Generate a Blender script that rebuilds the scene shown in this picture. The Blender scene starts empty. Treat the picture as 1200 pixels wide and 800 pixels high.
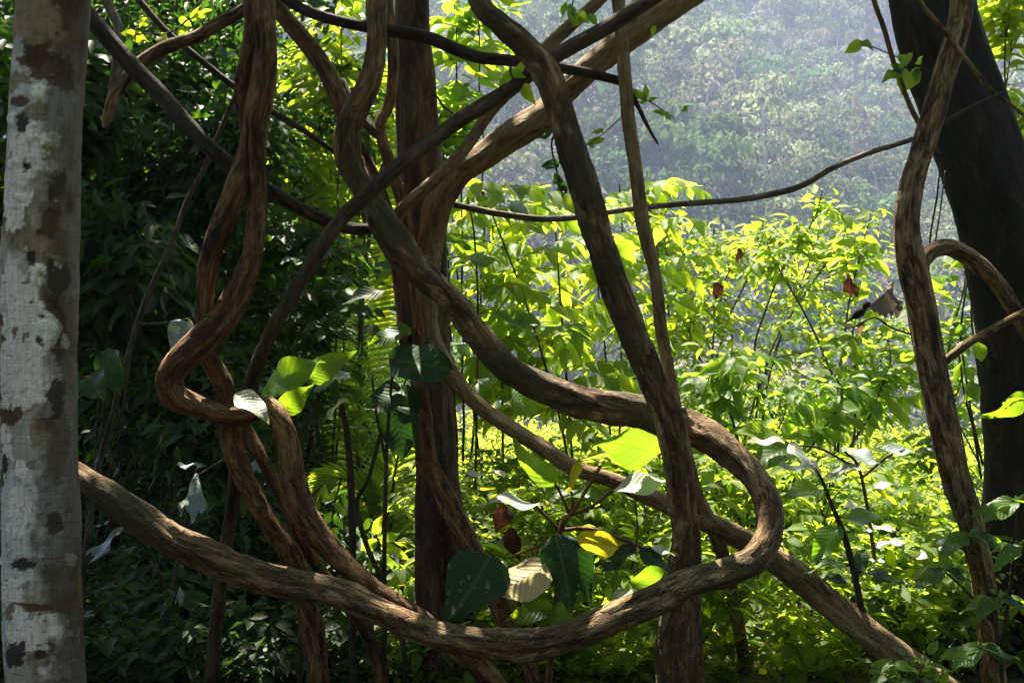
import bpy, math, random
import numpy as np
from mathutils import Vector, Matrix, noise

C = bpy.context.scene
COL = C.collection
PI = math.pi

# ------------------------------------------------------------------ camera
cam_d = bpy.data.cameras.new('camera')
cam = bpy.data.objects.new('camera', cam_d)
COL.objects.link(cam)
CAM = Vector((0.0, 0.0, 1.5))
cam.location = CAM
cam.rotation_euler = (math.radians(90), 0, 0)
cam_d.lens = 35.0
cam_d.sensor_width = 36.0
cam_d.clip_end = 3000.0
cam_d.clip_start = 0.05
C.camera = cam
FPX = 1200 * 35.0 / 36.0            # focal length in pixels of the 1200 px wide photograph

# ------------------------------------------------------------------ light
SUN_EL, SUN_AZ = 64.0, -22.0        # degrees; azimuth from +Y towards +X
SUN_STRENGTH, SKY_STRENGTH, EXPOSURE = 5.0, 0.05, 2.65
w = bpy.data.worlds.new('World')
C.world = w
w.use_nodes = True
nt = w.node_tree
nt.nodes.clear()
sky = nt.nodes.new('ShaderNodeTexSky')
sky.sky_type = 'NISHITA'
sky.sun_disc = False
sky.sun_elevation = math.radians(SUN_EL)
sky.sun_rotation = math.radians(SUN_AZ)
sky.dust_density = 1.5
bg = nt.nodes.new('ShaderNodeBackground')
bg.inputs['Strength'].default_value = SKY_STRENGTH
wo = nt.nodes.new('ShaderNodeOutputWorld')
nt.links.new(sky.outputs[0], bg.inputs[0])
nt.links.new(bg.outputs[0], wo.inputs[0])

sd = bpy.data.lights.new('sun', 'SUN')
sd.energy = SUN_STRENGTH
sd.angle = math.radians(0.5)
sd.color = (1.0, 0.91, 0.77)
sun = bpy.data.objects.new('sun', sd)
COL.objects.link(sun)
el, az = math.radians(SUN_EL), math.radians(SUN_AZ)
SUNDIR = Vector((math.sin(az) * math.cos(el), math.cos(az) * math.cos(el), math.sin(el)))
sun.rotation_euler = SUNDIR.to_track_quat('Z', 'Y').to_euler()
sun.location = SUNDIR * 60

C.view_settings.view_transform = 'Standard'
C.view_settings.look = 'None'
C.view_settings.gamma = 1.0
C.view_settings.exposure = EXPOSURE
C.view_settings.use_curve_mapping = False
C.cycles.max_bounces = 8
C.cycles.diffuse_bounces = 4
C.cycles.glossy_bounces = 2
C.cycles.transmission_bounces = 4
C.cycles.volume_bounces = 0
C.cycles.caustics_reflective = False
C.cycles.caustics_refractive = False
C.cycles.use_denoising = True


# ------------------------------------------------------------------ small helpers
def P(x, y, d):
    """the point d metres in front of the camera that the photograph shows at pixel x, y"""
    return Vector(((x - 600.0) / FPX * d, d, CAM.z - (y - 400.0) / FPX * d))


def pix(v):
    d = max(v.y, 0.01)
    return 600 + v.x / d * FPX, 400 - (v.z - CAM.z) / d * FPX, d


def tag(o, label=None, cat=None, group=None, kind=None):
    if label: o['label'] = label
    if cat: o['category'] = cat
    if group: o['group'] = group
    if kind: o['kind'] = kind
    return o


def root(name, loc, label, cat, group=None):
    o = bpy.data.objects.new(name, None)
    o.empty_display_size = 0.1
    COL.objects.link(o)
    o.location = loc
    return tag(o, label, cat, group)


def link(name, me, parent=None, world=None):
    """link mesh me; world = matrix of the object in world space (parents are never rotated)"""
    o = bpy.data.objects.new(name, me)
    COL.objects.link(o)
    m = world if world is not None else Matrix.Identity(4)
    if parent is not None:
        o.parent = parent
        top = parent
        off = Vector((0, 0, 0))
        while top is not None:
            off += top.location
            top = top.parent
        m = Matrix.Translation(-off) @ m
    o.matrix_basis = m
    return o


def np_mesh(name, V, faces, mat, uv=None, attrs=None, smooth=True, mats=None, midx=None):
    """faces: list of (k,n) int arrays with n corners each"""
    me = bpy.data.meshes.new(name)
    V = np.asarray(V, dtype=np.float32)
    me.vertices.add(len(V))
    me.vertices.foreach_set('co', V.ravel())
    li = np.concatenate([f.ravel() for f in faces]).astype(np.int32)
    tot = np.concatenate([np.full(len(f), f.shape[1]) for f in faces]).astype(np.int32)
    st = np.concatenate([[0], np.cumsum(tot)[:-1]]).astype(np.int32)
    me.loops.add(len(li))
    me.loops.foreach_set('vertex_index', li)
    me.polygons.add(len(tot))
    me.polygons.foreach_set('loop_start', st)
    if smooth:
        me.polygons.foreach_set('use_smooth', np.ones(len(tot), dtype=bool))
    if mats:
        for m in mats: me.materials.append(m)
        me.polygons.foreach_set('material_index', np.asarray(midx, dtype=np.int32))
    elif mat:
        me.materials.append(mat)
    if uv is not None:
        ul = me.uv_layers.new(name='UVMap')
        ul.data.foreach_set('uv', np.asarray(uv, dtype=np.float32)[li].ravel())
    for k, (typ, dom, data) in (attrs or {}).items():
        a = me.attributes.new(k, typ, dom)
        a.data.foreach_set({'FLOAT': 'value', 'FLOAT_VECTOR': 'vector', 'FLOAT_COLOR': 'color'}[typ], np.asarray(data, dtype=np.float32).ravel())
    me.update(calc_edges=True)
    return me


# ------------------------------------------------------------------ materials
class NT:
    def __init__(self, name):
        self.m = bpy.data.materials.new(name)
        self.m.use_nodes = True
        self.t = self.m.node_tree
        self.t.nodes.clear()
        self.out = self.n('ShaderNodeOutputMaterial')

    def n(self, typ, ins=None, **props):
        nd = self.t.nodes.new(typ)
        for k, v in props.items(): setattr(nd, k, v)
        for k, v in (ins or {}).items():
            s = nd.inputs[k]
            if isinstance(v, bpy.types.NodeSocket): self.t.links.new(v, s)
            else: s.default_value = v
        return nd

    def math(self, op, a, b=0.0, c=0.0):
        return self.n('ShaderNodeMath', {0: a, 1: b, 2: c}, operation=op).outputs[0]

    def ramp(self, fac, stops, interp='LINEAR'):
        r = self.n('ShaderNodeValToRGB', {0: fac})
        r.color_ramp.interpolation = interp
        e = r.color_ramp.elements
        while len(e) < len(stops): e.new(0.5)
        for el_, (p, c) in zip(e, stops):
            el_.position = p
            el_.color = (*c, 1) if len(c) == 3 else c
        return r.outputs[0]

    def mix(self, fac, a, b, blend='MIX'):
        nd = self.n('ShaderNodeMix', data_type='RGBA', blend_type=blend)
        for s, v in ((nd.inputs[0], fac), (nd.inputs[6], a), (nd.inputs[7], b)):
            if isinstance(v, bpy.types.NodeSocket): self.t.links.new(v, s)
            else: s.default_value = v if not isinstance(v, tuple) or len(v) == 4 else (*v, 1)
        return nd.outputs[2]

    def noise(self, vec, scale, detail=4.0, rough=0.55, dist=0.0):
        ins = {'Scale': scale, 'Detail': detail, 'Roughness': rough, 'Distortion': dist}
        if vec is not None: ins['Vector'] = vec
        return self.n('ShaderNodeTexNoise', ins).outputs[0]

    def attr(self, name):
        return self.n('ShaderNodeAttribute', attribute_name=name)

    def surf(self, s):
        self.t.links.new(s, self.out.inputs[0])
        return self.m


def leaf_mat(name, cols, trans, tw=0.45, rough=0.38, spec=0.5, veins=12.0, blem=0.25, bump=0.25, val=0.35, blc=(0.12, 0.10, 0.03)):
    """cols: upper-side colours, dark to light; trans: colour of the light that comes through"""
    t = NT(name)
    oi = t.n('ShaderNodeObjectInfo')
    r = t.math('FRACT', t.math('ADD', oi.outputs['Random'], t.attr('rnd').outputs['Fac']))
    n = len(cols)
    base = t.ramp(r, [(i / max(1, n - 1), c) for i, c in enumerate(cols)])
    trc = t.ramp(t.math('FRACT', t.math('MULTIPLY', r, 7.31)),
                 [(0, (trans[0] * 0.75, trans[1] * 0.85, trans[2])), (0.6, trans),
                  (1, (min(1, trans[0] * 1.45), min(1, trans[1] * 1.15), trans[2] * 0.8))])
    uv = t.n('ShaderNodeUVMap')
    sp = t.n('ShaderNodeSeparateXYZ', {0: uv.outputs[0]})
    c = t.math('ABSOLUTE', t.math('SUBTRACT', sp.outputs[0], 0.5))
    ph = t.math('SUBTRACT', t.math('MULTIPLY', sp.outputs[1], veins), t.math('MULTIPLY', c, veins * 0.55))
    tri = t.math('ABSOLUTE', t.math('SUBTRACT', t.math('FRACT', ph), 0.5))       # 0 on a side vein
    sv = t.ramp(tri, [(0.0, (1, 1, 1)), (0.09, (0, 0, 0))])
    mr = t.ramp(c, [(0.0, (1, 1, 1)), (0.022, (1, 1, 1)), (0.035, (0, 0, 0))])
    vein = t.math('MAXIMUM', t.math('MULTIPLY', sv, 0.5), mr)
    geo = t.n('ShaderNodeNewGeometry')
    nz = t.noise(geo.outputs['Position'], 23.0, 4.0)
    base = t.mix(t.math('MULTIPLY', vein, 0.35), base, (0.16, 0.2, 0.06))
    trc2 = t.mix(t.math('MULTIPLY', vein, 0.45), trc, (trans[0] * 0.5, trans[1] * 0.5, trans[2] * 0.4))
    if blem > 0:
        bl = t.ramp(nz, [(0.62, (0, 0, 0)), (0.70, (1, 1, 1))])
        base = t.mix(t.math('MULTIPLY', bl, blem), base, blc)
        trc2 = t.mix(t.math('MULTIPLY', bl, blem), trc2, (0.25, 0.2, 0.02))
    hv = t.n('ShaderNodeHueSaturation', {'Color': base, 'Value': t.math('MULTIPLY_ADD', t.math('FRACT', t.math('MULTIPLY', r, 3.7)), val * 2, 1 - val)})
    hgt = t.math('ADD', t.math('MULTIPLY', t.math('SINE', t.math('MULTIPLY', ph, 2 * PI)), 0.5), t.math('MULTIPLY', nz, 0.8))
    bp = t.n('ShaderNodeBump', {'Height': hgt, 'Strength': bump, 'Distance': 0.004})
    pr = t.n('ShaderNodeBsdfPrincipled', {'Base Color': hv.outputs[0], 'Roughness': t.math('MULTIPLY_ADD', nz, 0.25, rough - 0.1),
                                          'Specular IOR Level': spec, 'Normal': bp.outputs[0]})
    tr = t.n('ShaderNodeBsdfTranslucent', {'Color': trc2, 'Normal': bp.outputs[0]})
    mx = t.n('ShaderNodeMixShader', {0: tw, 1: pr.outputs[0], 2: tr.outputs[0]})
    return t.surf(mx.outputs[0])


def bark_mat(name, cols, patch=(0.3, 0.26, 0.2), patch_amt=0.5, moss=None, fine=1.0, rough=0.85, bump=0.9, contrast=1.0):
    """bark along the stem: attribute 'bark' = point on a straightened stem (metres, length squeezed)"""
    t = NT(name)
    a = t.attr('bark').outputs['Vector']
    geo = t.n('ShaderNodeNewGeometry').outputs['Position']
    geo0 = geo
    n1 = t.noise(a, 46.0 * fine, 7.0, 0.72, 0.8)
    n2 = t.noise(a, 20.0 * fine, 4.0, 0.6, 0.3)
    n3 = t.noise(a, 17.0, 6.0, 0.7, 0.5)
    n4 = t.noise(geo, 70.0, 3.0, 0.6)
    vor = t.n('ShaderNodeTexVoronoi', {'Vector': a, 'Scale': 55.0 * fine, 'Randomness': 1.0}, feature='DISTANCE_TO_EDGE').outputs[0]
    f = t.math('ADD', t.math('MULTIPLY', n1, 0.6), t.math('MULTIPLY', n2, 0.4))
    k = 0.105 / contrast
    col = t.ramp(f, [(0.5 - k, cols[0]), (0.5 - k * 0.2, cols[1]), (0.5 + k * 0.45, cols[2]), (0.5 + k * 1.3, cols[3])])
    pm = t.ramp(n3, [(0.54, (0, 0, 0)), (0.585, (1, 1, 1))])
    col = t.mix(t.math('MULTIPLY', t.math('MULTIPLY', pm, t.math('MULTIPLY_ADD', n4, 0.8, 0.3)), patch_amt), col, patch)
    if moss:
        n5 = t.noise(geo, 5.0, 6.0, 0.65)
        mm = t.ramp(n5, [(0.47, (0, 0, 0)), (0.58, (1, 1, 1))])
        col = t.mix(t.math('MULTIPLY', mm, 0.85), col, moss)
    crack = t.ramp(vor, [(0.0, (0, 0, 0)), (0.07, (1, 1, 1))])
    col = t.mix(t.math('MULTIPLY', t.math('SUBTRACT', 1.0, crack), 0.4), col, (cols[0][0] * 0.5, cols[0][1] * 0.5, cols[0][2] * 0.5))
    h = t.math('ADD', t.math('MULTIPLY', f, 1.0), t.math('MULTIPLY', crack, 0.18))
    h = t.math('ADD', h, t.math('MULTIPLY', n4, 0.25))
    bp = t.n('ShaderNodeBump', {'Height': h, 'Strength': bump, 'Distance': 0.02})
    pr = t.n('ShaderNodeBsdfPrincipled', {'Base Color': col, 'Roughness': rough, 'Specular IOR Level': 0.3, 'Normal': bp.outputs[0]})
    return t.surf(pr.outputs[0])


B_LIANA = bark_mat('liana_bark', [(0.018, 0.009, 0.004), (0.082, 0.044, 0.018), (0.175, 0.102, 0.043), (0.35, 0.235, 0.12)], (0.38, 0.28, 0.16), 0.75, moss=(0.055, 0.045, 0.018))
B_RED = bark_mat('reddish_bark', [(0.016, 0.007, 0.003), (0.078, 0.034, 0.013), (0.17, 0.080, 0.030), (0.33, 0.19, 0.085)], (0.31, 0.19, 0.09), 0.65)
B_TAN = bark_mat('tan_bark', [(0.0680, 0.0374, 0.0163), (0.1836, 0.1122, 0.0510), (0.2584, 0.1700, 0.0816), (0.3400, 0.2448, 0.1360)], (0.3600, 0.2720, 0.1600), 0.45)
B_BROWN = bark_mat('brown_bark', [(0.0135, 0.0081, 0.0054), (0.0473, 0.0284, 0.0162), (0.0810, 0.0520, 0.0304), (0.1485, 0.1013, 0.0675)], (0.1500, 0.1125, 0.0750), 0.4)
B_KTR = bark_mat('warm_dark_bark', [(0.0135, 0.0067, 0.0037), (0.0525, 0.0270, 0.0128), (0.0975, 0.0540, 0.0255), (0.1650, 0.1050, 0.0562)], (0.1500, 0.0975, 0.0525), 0.45)
B_DARK = bark_mat('dark_bark', [(0.0072, 0.0048, 0.0036), (0.0270, 0.0156, 0.0096), (0.0510, 0.0300, 0.0168), (0.0960, 0.0600, 0.0360)], (0.1200, 0.0975, 0.0675), 0.4)
B_MOSS = bark_mat('mossy_bark', [(0.003, 0.002, 0.0012), (0.012, 0.007, 0.004), (0.03, 0.017, 0.009), (0.075, 0.045, 0.022)], (0.05, 0.035, 0.02), 0.3, moss=(0.012, 0.014, 0.004))
B_SPECK = bark_mat('speckled_bark', [(0.016, 0.008, 0.004), (0.085, 0.045, 0.018), (0.18, 0.10, 0.042), (0.36, 0.25, 0.13)], (0.36, 0.26, 0.14), 0.7, fine=1.3, contrast=1.4)
B_GREY = bark_mat('grey_twig_bark', [(0.0382, 0.0286, 0.0191), (0.1020, 0.0765, 0.0542), (0.1530, 0.1211, 0.0892), (0.2295, 0.1976, 0.1594)], (0.2700, 0.2475, 0.2100), 0.4)
B_TWIG = bark_mat('dark_twig_bark', [(0.015, 0.011, 0.006), (0.04, 0.03, 0.015), (0.07, 0.055, 0.025), (0.12, 0.09, 0.05)], (0.1, 0.1, 0.05), 0.3)
B_GREEN = bark_mat('green_stem_bark', [(0.02, 0.025, 0.008), (0.05, 0.055, 0.018), (0.08, 0.085, 0.03), (0.13, 0.12, 0.06)], (0.1, 0.11, 0.05), 0.3)

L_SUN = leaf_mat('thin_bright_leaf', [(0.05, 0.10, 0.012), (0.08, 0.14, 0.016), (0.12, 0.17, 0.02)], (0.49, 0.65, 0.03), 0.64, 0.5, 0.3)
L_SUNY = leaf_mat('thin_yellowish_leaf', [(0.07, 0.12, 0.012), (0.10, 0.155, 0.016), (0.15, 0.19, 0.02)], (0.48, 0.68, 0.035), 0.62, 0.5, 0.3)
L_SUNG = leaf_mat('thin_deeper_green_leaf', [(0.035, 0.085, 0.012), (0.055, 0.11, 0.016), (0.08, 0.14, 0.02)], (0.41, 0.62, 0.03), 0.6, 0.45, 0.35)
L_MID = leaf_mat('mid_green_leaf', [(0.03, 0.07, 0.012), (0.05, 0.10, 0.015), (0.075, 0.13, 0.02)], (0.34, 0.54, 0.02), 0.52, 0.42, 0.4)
L_DARK = leaf_mat('shade_darkened_leaf', [(0.008, 0.022, 0.006), (0.014, 0.036, 0.009), (0.024, 0.056, 0.012)], (0.09, 0.22, 0.012), 0.3, 0.45, 0.28)  # green darkened to put the deep shade into the leaf colour
L_VALLEY = leaf_mat('valley_leaf', [(0.08, 0.12, 0.02), (0.11, 0.16, 0.03), (0.16, 0.2, 0.04)], (0.58, 0.68, 0.05), 0.58, 0.55, 0.3)
L_BIG = leaf_mat('broad_green_leaf', [(0.04, 0.095, 0.012), (0.06, 0.13, 0.016)], (0.24, 0.43, 0.014), 0.55, 0.42, 0.4, veins=9.0, bump=0.25)
L_BIGD = leaf_mat('broad_dark_leaf', [(0.012, 0.036, 0.010), (0.02, 0.052, 0.013)], (0.05, 0.14, 0.012), 0.22, 0.5, 0.22, veins=9.0, blem=0.7, bump=0.2)
L_SPOT = leaf_mat('spotted_dark_leaf', [(0.016, 0.042, 0.016), (0.02, 0.05, 0.018)], (0.05, 0.14, 0.015), 0.2, 0.55, 0.15, veins=9.0, blem=0.85, bump=0.2, blc=(0.22, 0.26, 0.18))
L_GLARE = leaf_mat('glare_white_leaf', [(0.30, 0.33, 0.24), (0.42, 0.43, 0.33)], (0.42, 0.45, 0.2), 0.3, 0.35, 0.6, veins=10.0, bump=0.2, val=0.1)  # white sun glare on the leaf tops painted into the colour
L_SHEEN = leaf_mat('sky_sheen_torn_leaf', [(0.12, 0.155, 0.155), (0.17, 0.21, 0.2)], (0.12, 0.17, 0.1), 0.2, 0.34, 0.6, veins=11.0, bump=0.15, val=0.15)  # bluish sky sheen painted into the leaf colour
L_CREAM = leaf_mat('cream_dry_leaf', [(0.46, 0.36, 0.17), (0.5, 0.4, 0.2)], (0.5, 0.38, 0.13), 0.35, 0.5, 0.3, veins=9.0, blem=0.2, bump=0.7, val=0.05)
L_YEL = leaf_mat('yellow_leaf', [(0.42, 0.34, 0.015), (0.5, 0.4, 0.02)], (0.7, 0.55, 0.02), 0.5, 0.45, 0.4, veins=9.0, blem=0.5, val=0.05)
L_DEAD = leaf_mat('dead_brown_leaf', [(0.035, 0.017, 0.010), (0.06, 0.027, 0.014)], (0.07, 0.02, 0.008), 0.2, 0.7, 0.2, veins=7.0, blem=0.6, bump=0.25)
L_DEADG = leaf_mat('dead_grey_leaf', [(0.15, 0.115, 0.085), (0.19, 0.15, 0.115)], (0.16, 0.11, 0.07), 0.3, 0.75, 0.2, veins=7.0, blem=0.3, bump=0.4, val=0.1)


def lichen_bark_mat():
    t = NT('pale_lichen_bark')
    col = t.attr('col').outputs['Color']
    a = t.attr('bark').outputs['Vector']
    geo = t.n('ShaderNodeNewGeometry').outputs['Position']
    geo0 = geo
    n1 = t.noise(geo, 160.0, 4.0, 0.7)
    st = t.n('ShaderNodeMapping', {'Vector': geo, 'Scale': (150.0, 150.0, 14.0)})
    n2 = t.noise(st.outputs[0], 1.0, 4.0, 0.65)
    rg = t.n('ShaderNodeMapping', {'Vector': geo, 'Scale': (6.0, 6.0, 60.0)})
    n3 = t.noise(rg.outputs[0], 1.0, 5.0, 0.7, 1.0)
    f = t.math('ADD', t.math('MULTIPLY', n1, 0.4), t.math('MULTIPLY', n2, 0.6))
    c2 = t.mix(1.0, col, t.ramp(f, [(0.3, (0.5, 0.48, 0.46)), (0.52, (1, 1, 1)), (0.75, (1.25, 1.25, 1.22))]), 'MULTIPLY')
    gr = t.ramp(n3, [(0.30, (0.55, 0.45, 0.4)), (0.40, (1, 1, 1))])
    c2 = t.mix(0.9, c2, gr, 'MULTIPLY')
    h = t.math('ADD', t.math('MULTIPLY', f, 0.6), t.math('MULTIPLY', n3, 0.5))
    bp = t.n('ShaderNodeBump', {'Height': h, 'Strength': 0.9, 'Distance': 0.01})
    pr = t.n('ShaderNodeBsdfPrincipled', {'Base Color': c2, 'Roughness': 0.85, 'Specular IOR Level': 0.25, 'Normal': bp.outputs[0]})
    return t.surf(pr.outputs[0])


def ground_mat():
    t = NT('leaf_litter')
    geo = t.n('ShaderNodeNewGeometry').outputs['Position']
    geo0 = geo
    n1 = t.noise(geo, 0.35, 6.0, 0.6)
    v = t.n('ShaderNodeTexVoronoi', {'Vector': geo, 'Scale': 14.0}, feature='F1')
    c1 = t.ramp(v.outputs['Color'], [(0.1, (0.02, 0.012, 0.007)), (0.5, (0.05, 0.032, 0.016)), (0.9, (0.09, 0.06, 0.032))])
    c = t.mix(t.ramp(n1, [(0.42, (0, 0, 0)), (0.6, (1, 1, 1))]), c1, (0.035, 0.055, 0.015))
    bp = t.n('ShaderNodeBump', {'Height': v.outputs['Distance'], 'Strength': 0.8, 'Distance': 0.04})
    pr = t.n('ShaderNodeBsdfPrincipled', {'Base Color': c, 'Roughness': 0.9, 'Normal': bp.outputs[0]})
    return t.surf(pr.outputs[0])


def hill_leaf_mat(name, ramp):
    t = NT(name)
    tr_ = t.attr('tree').outputs['Fac']
    oi = t.n('ShaderNodeObjectInfo')
    r = t.math('FRACT', t.math('ADD', oi.outputs['Random'], tr_))
    col = t.ramp(r, ramp)
    own = t.math('MULTIPLY_ADD', t.math('FRACT', t.math('MULTIPLY', tr_, 13.7)), 0.9, 0.55)
    hv = t.n('ShaderNodeHueSaturation', {'Color': col, 'Value': t.math('MULTIPLY', own, t.math('MULTIPLY_ADD', t.attr('rnd').outputs['Fac'], 0.7, 0.6))})
    pr = t.n('ShaderNodeBsdfDiffuse', {'Color': hv.outputs[0]})
    tl = t.n('ShaderNodeBsdfTranslucent', {'Color': hv.outputs[0]})
    mx = t.n('ShaderNodeMixShader', {0: 0.35, 1: pr.outputs[0], 2: tl.outputs[0]})
    return t.surf(mx.outputs[0])


HILL_RAMP = [(0.0, (0.05, 0.095, 0.035)), (0.25, (0.11, 0.165, 0.06)), (0.45, (0.19, 0.205, 0.095)), (0.6, (0.07, 0.13, 0.055)),
             (0.78, (0.18, 0.165, 0.115)), (0.9, (0.15, 0.21, 0.085)), (1.0, (0.25, 0.26, 0.15))]
M_HILL = hill_leaf_mat('hillside_leaves', HILL_RAMP)
M_HILLG = hill_leaf_mat('hillside_bright_leaves', [(0.0, (0.13, 0.21, 0.05)), (1.0, (0.16, 0.24, 0.065))])
M_HTRUNK = bark_mat('pale_far_trunk', [(0.25, 0.22, 0.19), (0.36, 0.33, 0.29), (0.42, 0.39, 0.35), (0.5, 0.47, 0.43)], bump=0.1)
M_GROUND = ground_mat()
M_LICHEN = lichen_bark_mat()


# ------------------------------------------------------------------ tubes (stems, trunks, lianas)
def spline(ctrl, step):
    """Catmull-Rom through ctrl rows (x,y,z,r), resampled every step metres"""
    c = np.array(ctrl, dtype=float)
    c = np.vstack([2 * c[0] - c[1], c, 2 * c[-1] - c[-2]])
    c[0, 3], c[-1, 3] = c[1, 3], c[-2, 3]
    out = []
    for i in range(1, len(c) - 2):
        p0, p1, p2, p3 = c[i - 1], c[i], c[i + 1], c[i + 2]
        n = max(2, int(np.linalg.norm(p2[:3] - p1[:3]) / step) + 1)
        t = np.linspace(0, 1, n, endpoint=False)[:, None]
        # centripetal-like tension keeps uneven control points from overshooting
        out.append(0.5 * (2 * p1 + (p2 - p0) * t + (2 * p0 - 5 * p1 + 4 * p2 - p3) * t ** 2 + (3 * p1 - p0 - 3 * p2 + p3) * t ** 3))
    out.append(c[-2][None])
    q = np.vstack(out)
    q[:, 3] = np.maximum(q[:, 3], 0.0008)
    return q


def tube_arrays(ctrl, sides=12, step=0.02, lump=0.0, lump_k=6.0, flute=0.0, nfl=3, twist=4.0, fine=0.0, wob=0.0, seed=0, cap=True, squeeze=0.22):
    q = spline(ctrl, step)
    n = len(q)
    pos, rad = q[:, :3].copy(), q[:, 3]
    seg = np.linalg.norm(np.diff(pos, axis=0), axis=1)
    s = np.concatenate([[0], np.cumsum(seg)])
    so = seed * 7.13
    if wob > 0:
        for i in range(n):
            v = noise.noise_vector(Vector((s[i] * 3.1 + so, so, 0.0)))
            pos[i] += np.array(v) * wob
    T = np.gradient(pos, axis=0)
    T /= np.maximum(np.linalg.norm(T, axis=1)[:, None], 1e-9)
    U = np.zeros_like(T)
    a = np.array([1.0, 0.1, 0.0]) if abs(T[0, 0]) < 0.8 else np.array([0.0, 1.0, 0.0])
    u = a - T[0] * a.dot(T[0])
    for i in range(n):
        u = u - T[i] * u.dot(T[i])
        u /= max(np.linalg.norm(u), 1e-9)
        U[i] = u
    W = np.cross(T, U)
    th = np.linspace(0, 2 * PI, sides, endpoint=False)
    ct, st = np.cos(th), np.sin(th)
    mult = np.ones((n, sides))
    if flute: mult += flute * np.cos(nfl * th[None, :] + twist * s[:, None]) + flute * .3 * np.cos(7 * th[None, :] + twist * s[:, None] + 1.5 * np.sin(s[:, None] * 9))
    if lump or fine:
        for i in range(n):
            for j in range(sides):
                m = 0.0
                if lump: m += lump * noise.noise(Vector((ct[j] * 1.1 + so, st[j] * 1.1, s[i] * lump_k * .55)))
                if fine: m += fine * noise.fractal(Vector((ct[j] * 2.6 + so, st[j] * 2.6, s[i] * lump_k * 1.1)), 0.7, 2.3, 4)
                mult[i, j] += m
    R = rad[:, None] * mult
    V = pos[:, None, :] + R[..., None] * (U[:, None, :] * ct[None, :, None] + W[:, None, :] * st[None, :, None])
    bark = np.stack([np.broadcast_to(rad[:, None] * ct, (n, sides)), np.broadcast_to(rad[:, None] * st, (n, sides)),
                     np.broadcast_to(s[:, None] * squeeze, (n, sides))], axis=-1) + so
    i0 = np.arange(n - 1)[:, None] * sides
    j0 = np.arange(sides)[None, :]
    j1 = (j0 + 1) % sides
    F = np.stack([i0 + j0, i0 + j1, i0 + sides + j1, i0 + sides + j0], axis=-1).reshape(-1, 4)
    V = V.reshape(-1, 3)
    bark = bark.reshape(-1, 3)
    tri = np.zeros((0, 3), int)
    if cap:
        k = len(V)
        V = np.vstack([V, pos[0], pos[-1]])
        bark = np.vstack([bark, bark[0], bark[-1]])
        j = np.arange(sides)
        jn = (j + 1) % sides
        tri = np.vstack([np.stack([jn, j, np.full(sides, k)], -1), np.stack([(n - 1) * sides + j, (n - 1) * sides + jn, np.full(sides, k + 1)], -1)])
    return V, F, tri, bark


def tubes_mesh(name, list_of, mat):
    Vs, Fs, Ts, Bs, o = [], [], [], [], 0
    for V, F, t3, b in list_of:
        Vs.append(V); Fs.append(F + o); Ts.append(t3 + o); Bs.append(b)
        o += len(V)
    fs = [np.vstack(Fs)]
    t3 = np.vstack(Ts)
    if len(t3): fs.append(t3)
    return np_mesh(name, np.vstack(Vs), fs, mat, attrs={'bark': ('FLOAT_VECTOR', 'POINT', np.vstack(Bs))})


def traced(pts):
    """rows (x px, y px, distance m, width px) -> control rows in the scene"""
    return [(*P(x, y, d), 0.5 * wpx / FPX * d) for x, y, d, wpx in pts]


def set_origin(o):
    """move a one-mesh thing's origin to its first control point"""
    me = o.data
    n = len(me.vertices)
    co = np.empty(n * 3, dtype=np.float32)
    me.vertices.foreach_get('co', co)
    co = co.reshape(-1, 3)
    b = co[np.argmin(co[:, 2])].copy()
    me.vertices.foreach_set('co', (co - b).ravel())
    o.location = Vector(b)


SEED = [0]


def liana(name, label, cat, pts, mat, group=None, **kw):
    SEED[0] += 1
    kw.setdefault('seed', SEED[0])
    kw.setdefault('sides', 20)
    kw.setdefault('step', 0.014)
    slim = kw.pop('slim', 1.0)
    me = tubes_mesh(name, [tube_arrays([(*p[:3], p[3] * slim) for p in traced(pts)], **kw)], mat)
    o = link(name, me)
    set_origin(o)
    return tag(o, label, cat, group)


# ------------------------------------------------------------------ leaves
PROFILE = {
    'ovate': [(0, 0), (.06, .4), (.2, .85), (.4, 1), (.6, .86), (.78, .48), (.9, .17), (1, 0)],
    'lance': [(0, 0), (.1, .4), (.28, .85), (.48, 1), (.68, .78), (.86, .32), (1, 0)],
    'heart': [(0, .3), (.04, .72), (.18, 1), (.4, .97), (.6, .78), (.8, .42), (.92, .15), (1, 0)],
    'round': [(0, .15), (.08, .6), (.25, .93), (.5, 1), (.75, .82), (.9, .5), (1, .05)],
    'fishtail': [(0, .04), (.25, .32), (.5, .62), (.75, .92), (.9, 1), (1, .9)],
}
WIDTH = {'ovate': .46, 'lance': .27, 'heart': .78, 'round': .66, 'fishtail': .55}


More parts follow.
